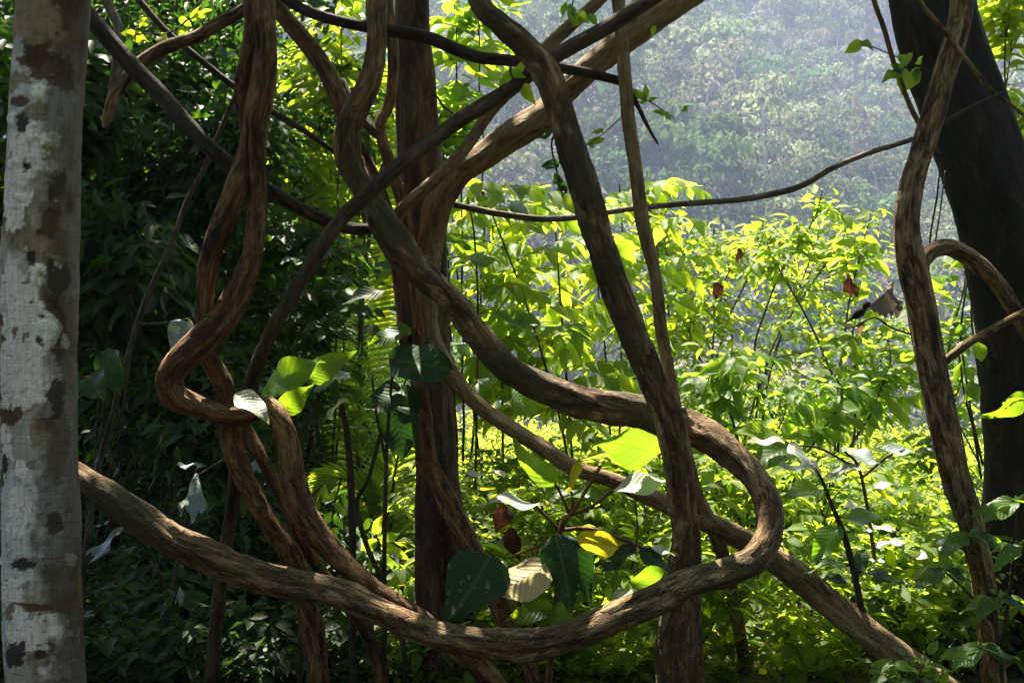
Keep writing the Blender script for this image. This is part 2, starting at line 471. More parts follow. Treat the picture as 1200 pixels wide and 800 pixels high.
def leaf_mesh(name, style, mat, nseg=7, ncol=2, curl=0.25, fold=0.25, wav=0.03, quilt=0.0, seed=0, width=None, holes=0.0):
    rng = random.Random(seed)
    W = (width or WIDTH[style]) * 0.5
    pv, pw = zip(*PROFILE[style])
    vs = [i / nseg for i in range(nseg + 1)]
    V, UVs = [], []
    twist = rng.uniform(-0.25, 0.25)
    asym = rng.uniform(-0.06, 0.06)
    ph = rng.uniform(0, 6)
    jag = [rng.uniform(-0.22, 0.12) for _ in range(2 * ncol + 1)]
    for v in vs:
        hw = max(float(np.interp(v, pv, pw)) * W, 0.004)
        for j in range(-ncol, ncol + 1):
            u = j / ncol
            x = u * hw
            y = v
            if style == 'fishtail': y += v ** 3 * (jag[j + ncol] - 0.12 * abs(u))
            z = -curl * v * v + fold * abs(x) + wav * math.sin(v * 9 + ph + (2 if u > 0 else 0)) * abs(u) * 0.8
            z += quilt * math.sin((v * 9.0 - abs(u) * 2.2) * 2 * PI) * (abs(u) * (1 - abs(u)) * 4) if quilt else 0
            x += asym * math.sin(v * PI)
            a = twist * v
            x, z = x * math.cos(a) - z * math.sin(a), x * math.sin(a) + z * math.cos(a)
            V.append((x, y, z))
            UVs.append((0.5 + u * hw / (2 * W), v))
    nc = 2 * ncol + 1
    F = []
    for i in range(nseg):
        for j in range(nc - 1):
            if holes and rng.random() < holes and 0 < i < nseg - 1: continue
            F.append((i * nc + j, i * nc + j + 1, (i + 1) * nc + j + 1, (i + 1) * nc + j))
    return np_mesh(name, V, [np.array(F)], mat, uv=UVs)


LEAF_CACHE = {}


def leaf_variants(style, mat):
    k = (style, mat.name)
    if k not in LEAF_CACHE:
        LEAF_CACHE[k] = [leaf_mesh('leaf_blade', style, mat, 6, 1, curl=c, fold=f, wav=0.03, seed=i * 3 + 1)
                         for i, (c, f) in enumerate(((0.08, .3), (.22, .35), (.4, .25), (-.1, .3), (.3, .5)))]
    return LEAF_CACHE[k]


def leaf_matrix(pos, d, nrm, length, wscale=1.0):
    y = d.normalized()
    z = nrm - y * nrm.dot(y)
    if z.length < 1e-4: z = Vector((0, -1, 0.3)) - y * Vector((0, -1, 0.3)).dot(y)
    z.normalize()
    x = y.cross(z)
    m = Matrix((x * length * wscale, y * length, z * length)).transposed().to_4x4()
    m.translation = pos
    return m


_LV = np.array([(0, 0, 0), (-.8, .28, .12), (0, .3, 0), (.8, .28, .12), (-.75, .62, .06), (0, .64, -.08), (.75, .62, .06), (0, 1, -.24)])
_LUV = np.array([(.5, 0), (.1, .28), (.5, .3), (.9, .28), (.12, .62), (.5, .64), (.88, .62), (.5, 1)])
_LT = np.array([(0, 2, 1), (0, 3, 2), (4, 5, 7), (5, 6, 7)])
_LQ = np.array([(1, 2, 5, 4), (2, 3, 6, 5)])


_SV = np.array([(0, 0, 0), (-.9, .42, .1), (.9, .42, .1), (0, 1, -.2)])
_SUV = np.array([(.5, 0), (.1, .42), (.9, .42), (.5, 1)])
_ST = np.array([(0, 3, 1), (0, 2, 3)])


def merged_leaves(name, pos, d, nrm, length, width, mat, rng, parent=None, kind='stuff', lo=False):
    """many small folded leaves in one mesh"""
    pos, d, nrm = (np.asarray(a, dtype=float).reshape(-1, 3) for a in (pos, d, nrm))
    n = len(pos)
    length = np.broadcast_to(np.asarray(length, dtype=float), (n,))
    width = np.broadcast_to(np.asarray(width, dtype=float), (n,))
    y = d / np.maximum(np.linalg.norm(d, axis=1)[:, None], 1e-9)
    z = nrm - y * np.sum(nrm * y, axis=1)[:, None]
    z /= np.maximum(np.linalg.norm(z, axis=1)[:, None], 1e-9)
    x = np.cross(y, z)
    L = length[:, None, None]
    r = rng.random(n)
    if lo:                                  # far or never seen close: two triangles folded on the midrib
        V = (pos[:, None, :] + x[:, None, :] * _SV[None, :, 0:1] * (L * width[:, None, None] * 0.55) + y[:, None, :] * _SV[None, :, 1:2] * L + z[:, None, :] * _SV[None, :, 2:3] * L)
        T = (np.arange(n)[:, None, None] * 4 + _ST[None]).reshape(-1, 3)
        me = np_mesh(name, V.reshape(-1, 3), [T], mat, uv=np.tile(_SUV, (n, 1)), attrs={'rnd': ('FLOAT', 'FACE', np.repeat(r, 2))}, smooth=False)
        o = link(name, me, parent)
        if kind: o['kind'] = kind
        return o
    V = (pos[:, None, :] + x[:, None, :] * _LV[None, :, 0:1] * (L * width[:, None, None] * 0.55)
         + y[:, None, :] * _LV[None, :, 1:2] * L + z[:, None, :] * _LV[None, :, 2:3] * L * 0.8)
    base = np.arange(n)[:, None, None] * 8
    T = (base + _LT[None]).reshape(-1, 3)
    Q = (base + _LQ[None]).reshape(-1, 4)
    rn = np.concatenate([np.repeat(r, 4), np.repeat(r, 2)])
    me = np_mesh(name, V.reshape(-1, 3), [T, Q], mat, uv=np.tile(_LUV, (n, 1)), attrs={'rnd': ('FLOAT', 'FACE', rn)})
    o = link(name, me, parent)
    if kind: o['kind'] = kind
    return o


# gaps cut through the leaves along the sun's rays to place sun flecks: (x px, y px, distance, radius m) of the places the sun reaches
GAPS = [(640, 340, 6.3, .75), (720, 400, 7.4, .9), (880, 380, 7.5, 1.1), (985, 320, 7.0, .7), (930, 500, 6.1, .6), (960, 620, 5.6, .75), (640, 620, 7.0, .8), (860, 720, 5.2, .35), (1060, 560, 5.2, .4), (1125, 420, 6.4, .4),
        (390, 110, 7.4, .8), (430, 130, 8.5, .9), (440, 540, 7.4, .55), (540, 80, 6.4, .6), (1188, 90, 5.8, .5), (430, 620, 6.0, .25), (470, 560, 6.0, .7), (520, 640, 5.4, .5), (400, 610, 6.2, .7), (430, 470, 7.2, .6), (360, 520, 7.0, .4), (150, 690, 6.5, .2), (340, 700, 5.6, .3), (170, 25, 6.5, .35), (260, 60, 6.5, .3), (600, 640, 5.2, .5), (700, 640, 5.2, .5), (800, 640, 5.2, .5), (900, 690, 4.8, .4), (560, 560, 6.0, .5), (1010, 680, 4.8, .35), (600, 500, 9.5, 1.2), (800, 560, 9.5, 1.4),
        (733, 518, 3.58, .30), (752, 565, 3.6, .26), (607, 678, 3.6, .16), (572, 680, 3.68, .05), (470, 724, 3.36, .08), (540, 742, 3.36, .10), (590, 750, 3.36, .05), (690, 733, 3.36, .04), (722, 716, 3.36, .04),
        (872, 648, 3.45, .07), (540, 360, 3.68, .08), (585, 405, 3.7, .10), (665, 455, 3.76, .08), (820, 497, 3.78, .07), (408, 160, 3.7, .09), (560, 180, 4.05, .10), (645, 125, 4.05, .10), (500, 222, 3.9, .07), (322, 486, 3.55, .04),
        (336, 520, 3.5, .06), (295, 468, 3.4, .045), (338, 438, 3.85, .09), (700, 250, 3.42, .05), (760, 430, 3.48, .05), (458, 394, 3.95, .06), (606, 90, 3.47, .07), (1090, 420, 3.9, .08), (1078, 340, 3.9, .07), (905, 525, 4.2, .16), (1065, 526, 4.3, .09),
        (1030, 625, 4.3, .16), (1060, 645, 4.3, .1), (706, 638, 3.65, .12), (225, 582, 4.25, .05), (125, 636, 4.15, .05), (200, 40, 3.95, .15), (1180, 482, 3.9, .12), (600, 578, 3.65, .06), (780, 380, 3.9, .05), (790, 460, 3.92, .04), (732, 120, 3.9, .06), (970, 590, 4.0, .08),
        (310, 60, 3.47, .05), (285, 330, 3.45, .05), (250, 650, 3.36, .05), (160, 605, 3.36, .05), (1145, 640, 3.9, .1), (1190, 590, 3.7, .08), (770, 650, 3.55, .06), (760, 680, 3.8, .06), (850, 640, 4.1, .06), (700, 555, 4.1, .06), (890, 560, 3.66, .05)]
GAPS = [(np.array(P(x, y, d)), r) for x, y, d, r in GAPS]


def in_gap(pos):
    m = np.zeros(len(pos), bool)
    sdv = np.array(SUNDIR)
    for T, r in GAPS:
        v = pos - T
        a = v @ sdv
        q = np.linalg.norm(v - a[:, None] * sdv, axis=1)
        m |= (a > 1.2) & (q < r + (.10 if r > .3 else .05))
    return m


def unit(rng, n):
    v = rng.normal(size=(n, 3))
    return v / np.linalg.norm(v, axis=1)[:, None]


def cloud_leaves(name, lobes, n, length, width, mat, seed, parent=None, up=0.8, droop=0.5, kind='stuff', shell=0.5, gaps=False, lo=False):
    """n leaves spread through ellipsoid lobes [(centre, (rx,ry,rz))], denser near their outsides, in little sprays"""
    rng = np.random.default_rng(seed)
    vol = np.array([r[0] * r[1] * r[2] for _, r in lobes]) ** 0.8
    which = rng.choice(len(lobes), size=max(1, n // 5), p=vol / vol.sum())
    c = np.array([l[0] for l in lobes])[which]
    r = np.array([l[1] for l in lobes])[which]
    u = unit(rng, len(which))
    k = (shell + (1 - shell) * rng.random(len(which))) ** 0.8
    ctr = c + u * r * k[:, None]
    sd_ = u * r
    sd_ /= np.linalg.norm(sd_, axis=1)[:, None]
    pos = np.repeat(ctr, 5, axis=0)
    out = np.repeat(sd_, 5, axis=0)
    m = len(pos)
    d = out * 0.6 + unit(rng, m) * 0.9 + np.array([0, 0, -droop])
    pos = pos + unit(rng, m) * length * 0.9
    nr = unit(rng, m) * 0.7 + np.array([0, -0.15, up])
    ln = length * (0.6 + 0.7 * rng.random(m))
    if gaps:
        kp = ~in_gap(pos)
        kp[:15] = True
        pos, d, nr, ln = pos[kp], d[kp], nr[kp], ln[kp]
    return merged_leaves(name, pos, d, nr, ln, width, mat, rng, parent, kind, lo)


def inframe(v, m=25):
    x, y, d = pix(v)
    return v.y > 0.5 and -m < x < 1200 + m and -m < y < 800 + m


def add_leaves(parent, leaves, style, mat, nmax, seed, foliage_name='foliage', part='leaf'):
    """leaves: (pos, dir, normal, length). The nmax largest in view become parts, the rest one stuff part."""
    rnd = random.Random(seed)
    var = leaf_variants(style, mat)
    vis, rest = [], []
    for l in leaves:
        px = l[3] * FPX / max(l[0].y, 0.1)
        (vis if inframe(l[0]) and px >= 9 else rest).append((px, l))
    vis.sort(key=lambda a: -a[0])
    rest += vis[nmax:]
    for _, (p, d, nr, ln) in vis[:nmax]:
        link(part, rnd.choice(var), parent, leaf_matrix(p, d, nr, ln, rnd.uniform(.85, 1.15)))
    if rest:
        rest = [l for _, l in rest]
        merged_leaves(foliage_name, [tuple(l[0]) for l in rest], [tuple(l[1]) for l in rest], [tuple(l[2]) for l in rest],
                      [l[3] for l in rest], WIDTH[style], mat, np.random.default_rng(seed), parent)


def rv(rnd, s=1.0):
    return Vector((rnd.gauss(0, 1), rnd.gauss(0, 1), rnd.gauss(0, 1))) * s


def plant(name, label, cat, base, lobes, ntw, per, L, style, lmat, smat, seed, nparts=250, group=None, stem_r=0.012,
          droop=0.5, twl=0.35, face=0.35, extra=0, twig_r=0.0028, opposite=False, stem_parts=True):
    """a shrub or sapling: stems from its base to each lobe, twigs in the lobes, leaves along the twigs"""
    rnd = random.Random(seed)
    base = Vector(base)
    rt = root(name, base, label, cat, group)
    stems, paths = [], []
    for c, r in lobes:
        c = Vector(c)
        h = c - base
        mid = base + h * 0.5 + Vector((rnd.gauss(0, .08), rnd.gauss(0, .08), 0.06)) * h.length
        top = c + Vector((rnd.gauss(0, .2) * r[0], rnd.gauss(0, .2) * r[1], r[2] * 0.7))
        ctrl = [(*base, stem_r), (*mid, stem_r * .75), (*c, stem_r * .5), (*top, stem_r * .2)]
        stems.append(tube_arrays(ctrl, 6, 0.08, seed=seed + len(stems), wob=0.02, cap=False))
        paths.append(spline(ctrl, 0.06)[:, :3])
    link('stem', tubes_mesh('stem', stems, smat), rt)
    leaves, twigs = [], []
    for k in range(ntw):
        li = rnd.randrange(len(lobes))
        c, r = Vector(lobes[li][0]), lobes[li][1]
        u = rv(rnd).normalized()
        kk = rnd.uniform(0.35, 1) ** 0.6
        tip = c + Vector((u.x * r[0], u.y * r[1], u.z * r[2])) * kk
        pth = paths[li]
        dd = np.linalg.norm(pth - np.array(tip) + np.array([0, 0, 0.12]), axis=1)
        a = Vector(pth[int(np.argmin(dd))])
        if (tip - a).length < 0.05: continue
        if (tip - a).length > twl * 2.2:
            a = tip + (a - tip).normalized() * twl * 2.2 if rnd.random() < .3 else a
        tip.z -= droop * 0.12 * (tip - a).length
        mid = (a + tip) * 0.5 + Vector((0, 0, 0.12 * (tip - a).length)) + rv(rnd, 0.02)
        twigs.append(tube_arrays([(*a, twig_r), (*mid, twig_r * .8), (*tip, twig_r * .4)], 4, 0.07, cap=False, seed=k))
        td = (tip - mid).normalized()
        span = min((tip - a).length, twl)
        side = td.cross(Vector((0, 0, 1)))
        side = side.normalized() if side.length > .1 else Vector((1, 0, 0))
        s = 1
        nn = max(3, int(per * rnd.uniform(.7, 1.3)))
        for q in range(nn):
            t = q / (nn - 1)
            pp = tip - td * span * (1 - t)
            for s_ in ((1, -1) if opposite else (s,)):
                if q == nn - 1: d = td + Vector((0, 0, -droop * .6))
                else: d = td * 0.55 + side * s_ * rnd.uniform(.6, 1.1) + Vector((0, 0, -droop * rnd.uniform(.3, 1.3))) + rv(rnd, .18)
                nr = Vector((0, -face, 0.9)) + rv(rnd, .38)
                leaves.append((pp.copy(), d, nr, L * rnd.uniform(.65, 1.25)))
            s = -s
    if twigs: link('twig', tubes_mesh('twig', twigs, smat), rt)['kind'] = 'stuff'
    add_leaves(rt, leaves, style, lmat, nparts, seed)
    if extra:
        cloud_leaves('foliage', [(tuple(c), tuple(x * .9 for x in r)) for c, r in lobes], extra, L * .9, WIDTH[style], lmat, seed + 5, rt, droop=droop, gaps=True)
    return rt


def big_leaf(parent, base, tip, mat, style='ovate', width=None, nrm=(0, -0.7, 0.7), curl=0.15, fold=0.25, quilt=0.006, wav=0.08, seed=0, label=None, holes=0.0, name='leaf'):
    """one broad leaf from pixel-traced base to tip: (x, y, distance)"""
    a, b = P(*base), P(*tip)
    me = leaf_mesh('broad_leaf_blade', style, mat, 18, 5, curl, fold, wav, quilt, seed, width, holes)
    o = link(name, me, parent, leaf_matrix(a, b - a, Vector(nrm), (b - a).length))
    if label: o['label'] = label
    return o


def stem_part(parent, pts_list, mat, name='stem', **kw):
    kw.setdefault('sides', 7); kw.setdefault('step', 0.03)
    for k, p in enumerate(pts_list):
        link(name, tubes_mesh(name, [tube_arrays(traced(p), seed=k, **kw)], mat), parent)


# ================================================================== the ground: forest floor, valley and hillside in one sheet
def gz(x, y):
    x, y = np.asarray(x, float), np.asarray(y, float)
    z = 0.06 * np.sin(x * 1.3 + 0.4) * np.cos(y * 1.1) + 0.1 * np.sin(x * 0.31 + y * 0.2)
    drop = np.clip((y - 6.0) / 34.0, 0, 1)
    z = z - 7.5 * drop * drop * (3 - 2 * drop)
    h = np.clip(y - 72.0, 0, 260)
    rise = 0.62 * h * np.clip(h / 30.0, 0, 1) ** 0.5
    rise = np.minimum(rise, 118 + 0.02 * h)
    fold = 7.0 * np.sin(x * 0.045 + 0.6 + y * 0.012) + 4.0 * np.sin(x * 0.11 - y * 0.05) + 2.0 * np.sin(x * .23 + y * .19)
    z = z + rise + fold * np.clip(h / 60.0, 0, 1)
    return z


def axis(lo, hi, n, c, p):
    t = np.linspace(-1, 1, n)
    return np.where(t < 0, c + (c - lo) * np.sign(t) * np.abs(t) ** p, c + (hi - c) * np.abs(t) ** p)


gx, gy = axis(-420, 420, 121, 0, 2.0), axis(-160, 520, 161, 8, 1.9)
GX, GY = np.meshgrid(gx, gy)
GZ = gz(GX, GY)
nx, ny = len(gx), len(gy)
ii = (np.arange(ny - 1)[:, None] * nx + np.arange(nx - 1)[None]).ravel()
ground = link('ground', np_mesh('ground', np.stack([GX, GY, GZ], -1).reshape(-1, 3), [np.stack([ii, ii + 1, ii + nx + 1, ii + nx], -1)], M_GROUND))
tag(ground, 'leaf littered forest floor falling to a valley and rising as the far hillside', kind='structure')


def gp(x, y, dz=0.0):
    return Vector((x, y, float(gz(x, y)) + dz))


# ================================================================== forest on the far hillside
def hill_tree_arrays(seed, n=260, rw=3.0, rh=3.4, leaf=0.55, spiky=0.0):
    """crown of leaf clumps on several lobes, and a thin trunk with limbs; base at the origin"""
    rng = np.random.default_rng(seed)
    nl = rng.integers(6, 11)
    lc = np.stack([rng.normal(0, rw * .5, nl), rng.normal(0, rw * .5, nl), rng.uniform(rh * .9, rh * 2.1, nl)], -1)
    lr = rng.uniform(.32, .55, nl) * rw
    w_ = rng.choice(nl, n)
    u = unit(rng, n)
    u[:, 2] = np.where(u[:, 2] < -.2, -u[:, 2], u[:, 2])
    p = lc[w_] + u * lr[w_][:, None] * (0.75 + 0.35 * rng.random(n))[:, None] * np.array([1, 1, .75])
    nr = u + unit(rng, n) * .7
    nr /= np.linalg.norm(nr, axis=1)[:, None]
    d = np.cross(nr, unit(rng, n))
    d /= np.maximum(np.linalg.norm(d, axis=1)[:, None], 1e-6)
    e = np.cross(nr, d)
    s = leaf * (0.5 + rng.random(n))[:, None]
    asp = (0.35 + 0.5 * rng.random(n))[:, None]
    V = np.stack([p - d * s, p + e * s * asp + nr * s * .2, p + d * s, p - e * s * asp - nr * .1 * s], 1).reshape(-1, 3)
    F = np.arange(n * 4).reshape(-1, 4)
    return V, F, rng.random(n), lc


VARS = [[hill_tree_arrays(s, n=nn, rw=rw, rh=rh, leaf=lf * fl) for nn, fl in ((760, .44), (150, 1.2))] for s, rw, rh, lf in
        ((1, 2.6, 3.0, .42), (2, 3.2, 3.6, .5), (3, 2.2, 4.2, .4), (4, 3.6, 3.0, .5), (5, 2.0, 2.6, .36), (6, 2.9, 4.4, .46), (7, 2.4, 3.4, .55), (8, 3.4, 4.0, .42))]
rng = np.random.default_rng(11)
HV, HF, HR, HT, HTR, off = [], [], [], [], [], 0
htr = []
ys = np.arange(60, 238, 4.0)
nhill = 0
for yy in ys:
    half = yy * 0.66 + 6
    for xx in np.arange(-half, half, 4.3):
        x, y = xx + rng.normal(0, 1.3), yy + rng.normal(0, 1.2)
        v, f, r, lc = VARS[rng.integers(8)][0 if -.1 < x / y < .45 and y < 190 else 1]
        a = rng.uniform(0, 6.28)
        sc = (.55 + 1.15 * rng.random() ** 1.6) * (1 if y < 175 else 1.25)
        if rng.random() < 0.25 and y > 170: continue
        ca, sa = math.cos(a) * sc, math.sin(a) * sc
        V = np.stack([v[:, 0] * ca - v[:, 1] * sa, v[:, 0] * sa + v[:, 1] * ca, v[:, 2] * sc * rng.uniform(.85, 1.25)], -1)
        V += np.array([x, y, float(gz(x, y)) - 1.2])
        HV.append(V); HF.append(f + off); off += len(V)
        patch = 0.5 + 0.5 * noise.noise(Vector((x * .05, y * .05, 3.3)))
        HR.append(r); HT.append(np.full(len(r), (patch * .7 + rng.random() * .5) % 1.0))
        nhill += 1
        if rng.random() < 0.22:
            b = gp(x, y, -1)
            hgt = rng.uniform(5, 11)
            lean = Vector((rng.normal(0, .12), rng.normal(0, .08), 1))
            q = b + lean * hgt
            m_ = b + lean * hgt * .5 + Vector((rng.normal(0, .2), 0, 0))
            htr.append(tube_arrays([(*b, .16), (*m_, .12), (*q, .05)], 4, 2.5, cap=False))
            for _ in range(rng.integers(2, 6)):
                t = rng.uniform(.55, .95)
                s0 = b + lean * hgt * t
                s1 = s0 + Vector((rng.normal(0, 1.0), rng.normal(0, .5), rng.uniform(.8, 2.2)))
                htr.append(tube_arrays([(*s0, .06), (*(s0 * .5 + s1 * .5), .05), (*s1, .025)], 3, 1.2, cap=False))
hill = link('hillside_forest', np_mesh('hillside_forest', np.vstack(HV), [np.vstack(HF)], M_HILL, smooth=False,
            attrs={'rnd': ('FLOAT', 'FACE', np.concatenate(HR)), 'tree': ('FLOAT', 'FACE', np.concatenate(HT))}))
tag(hill, 'hazy grey green forest covering the far hillside', kind='stuff')
ht = link('hillside_trunks', tubes_mesh('hillside_trunks', htr, M_HTRUNK))
tag(ht, 'pale thin trunks and bare limbs among the far forest', kind='stuff')


def hill_surface(px, py):
    """point of the hillside that the photograph shows at a pixel"""
    for d in np.arange(60, 300, 0.5):
        p = P(px, py, float(d))
        if p.z < float(gz(p.x, p.y)) + 2.5: return p
    return p


def hill_tree(px, py, label, mat, seed, scale, name='hillside_tree'):
    p = hill_surface(px, py)
    b = gp(p.x, p.y, -0.5)
    t = root(name, b, label, 'tree')
    v, f, r, lc = hill_tree_arrays(seed, n=900, rw=3.0, rh=3.0, leaf=.36)
    me = np_mesh('crown', v * scale + np.array(b), [f], mat, smooth=False, attrs={'rnd': ('FLOAT', 'FACE', r), 'tree': ('FLOAT', 'FACE', np.zeros(len(r)))})
    link('crown', me, t)
    top = b + Vector((0, 0, 3.6 * scale))
    tr = [tube_arrays([(*b, .2 * scale), (*(b * .5 + top * .5), .15 * scale), (*top, .06 * scale)], 6, 1.0, cap=False)]
    for c in lc[:5]:
        q = b + Vector(c) * scale
        tr.append(tube_arrays([(*(b * .4 + top * .6), .09 * scale), (*(top * .5 + q * .5), .06 * scale), (*q, .02)], 4, 1.0, cap=False))
    link('trunk', tubes_mesh('trunk', tr, M_HTRUNK), t)
    return t


hill_tree(795, 235, 'large rounded fresh green tree standing low on the hazy hillside', M_HILLG, 21, 1.9)
hill_tree(752, 262, 'smaller fresh green tree at the foot of the hazy hillside', M_HILLG, 22, 1.1)
hill_tree(1010, 245, 'broad grey green tree low on the hillside above the sunlit shrub', M_HILL, 23, 1.5)
hill_tree(860, 90, 'pale flat topped tree high on the hazy hillside', M_HILLG, 24, 0.9)
hill_tree(955, 170, 'dull olive tree halfway up the hillside beyond the palm', M_HILL, 25, 1.2)


def hill_palm(px, py, pt):
    """pale palm: base pixel, crown pixel"""
    p = hill_surface(px, py)
    d = p.y - 13.0
    b, tp = P(px, py, d), P(pt[0], pt[1], d)
    b = Vector((b.x, d, min(b.z, float(gz(b.x, d)))))
    t = root('palm_tree', b, 'slender pale palm with drooping fronds standing out on the hazy hillside', 'palm tree')
    link('trunk', tubes_mesh('trunk', [tube_arrays([(*b, .24), (*(b * .5 + tp * .5 + Vector((-.2, 0, 0))), .18), (*tp, .14)], 8, .8, cap=False)], M_HTRUNK), t)
    rnd = random.Random(5)
    for k in range(9):
        a = k / 9 * 2 * PI + rnd.uniform(-.2, .2)
        o_ = Vector((math.cos(a), math.sin(a), 0))
        L = rnd.uniform(2.6, 3.6)
        pts = [tp + o_ * L * s + Vector((0, 0, 1.0 * s - 2.6 * s * s)) for s in np.linspace(0, 1, 9)]
        ps, ds, ns = [], [], []
        for i in range(8):
            for q in (0, .5):
                c = pts[i].lerp(pts[i + 1], q)
                tg = (pts[i + 1] - pts[i]).normalized()
                sd2 = tg.cross(Vector((0, 0, 1))).normalized()
                for s in (1, -1):
                    ps.append(tuple(c)); ds.append(tuple(tg * .5 + sd2 * s + Vector((0, 0, -.7)))); ns.append((0, -.3, 1))
        merged_leaves('frond', ps, ds, ns, .95, .24, M_HILLG, np.random.default_rng(k), t, kind=None)


hill_palm(902, 166, (893, 112))

MARKS = [(40, 'left of the pale trunk'), (125, 'just right of the pale trunk'), (185, 'behind the thin leaning pole'), (245, 'behind the hairpin bend'), (310, 'behind the twisted pair'), (385, 'behind the crossing dark stem'),
         (460, 'beside the left flank of the central trunk'), (540, 'just right of the central trunk'), (620, 'inside the left half of the coil'), (700, 'under the middle of the coil'), (765, 'behind the slanting liana'), (840, 'inside the loop end of the coil'),
         (920, 'just right of the loop end'), (1000, 'right of the dark upright sapling'), (1075, 'left of the speckled liana'), (1140, 'behind the speckled liana'), (9999, 'before the leaning tree')]
USED = {}


def where(px, start, d=None):
    """a label that names the landmark the plant stands by, and how deep it stands there"""
    m = next(t for x, t in MARKS if px <= x)
    lab = start + ' ' + m
    k = USED[lab] = USED.get(lab, 0) + 1
    return lab if k == 1 else lab + (', set deeper' if k == 2 else (', deepest there' if k == 3 else ', in the farthest cluster'))

where_v = where


# ================================================================== bushes of the sunlit valley, between the shrubs and the hill
rnd = random.Random(4)
VB = []
for k in range(54):
    d = 9.5 + 28 * (k / 53) ** 1.25
    fx = rnd.uniform(-.14, .56) if k % 5 else rnd.uniform(-.5, -.1)
    x = fx * d
    b = gp(x, d)
    top = CAM.z + rnd.uniform(-.17, -.06) * d
    if fx > .12 and rnd.random() < .5: top += .05 * d
    hgt = max(.8, min(6.5, top - b.z))
    r = rnd.uniform(1.1, 1.8) * (0.6 + d / 40)
    VB.append((b, hgt, r, d, fx))
kinds = ['sunlit yellow green valley bush', 'leafy thicket bush in the valley', 'valley bush glimpsed through dark leaves']
for k, (b, hgt, r, d, fx) in enumerate(VB):
    kd = 2 if fx < -.1 else (0 if fx < .12 else 1)
    t = root('valley_bush', b, where_v(600 + fx * FPX, kinds[kd]), 'bush', 'bushes of the sunlit valley')
    lob = []
    rr = random.Random(k)
    nlob = 6
    for q in range(nlob):
        a = rr.uniform(0, 6.28)
        lob.append(((b.x + math.cos(a) * r * .6, b.y + math.sin(a) * r * .4, b.z + hgt * rr.uniform(.12, .85)), (r * .5, r * .45, hgt * .24)))
    cloud_leaves('foliage', lob, 2600, 0.06 + .0028 * d, .5, L_VALLEY, 100 + k, t, droop=.35, lo=d > 12)
    link('stem', tubes_mesh('stem', [tube_arrays([(*b, .02), (*((b + Vector(c)) * .5 + Vector((0, 0, .1))), .012), (*c, .005)], 5, .3, cap=False) for c, _ in lob], B_GREEN), t)

# ================================================================== trees whose trunks stand in view
KROWN = {}


def crown(t, lobes, n, L, mat, seed):
    return cloud_leaves('crown', lobes, n, L, .5, mat, seed, t, up=1.0, droop=.25, shell=.2, gaps=True, lo=True)


def limbs(t, start, lobes, r, mat):
    arr = []
    for k, (c, _) in enumerate(lobes):
        s, c = Vector(start), Vector(c)
        arr.append(tube_arrays([(*s, r), (*(s * .5 + c * .5 + Vector((0, 0, .3))), r * .6), (*c, r * .2)], 8, .15, lump=.1, seed=k, cap=False, wob=.05))
    link('limb', tubes_mesh('limb', arr, mat), t)


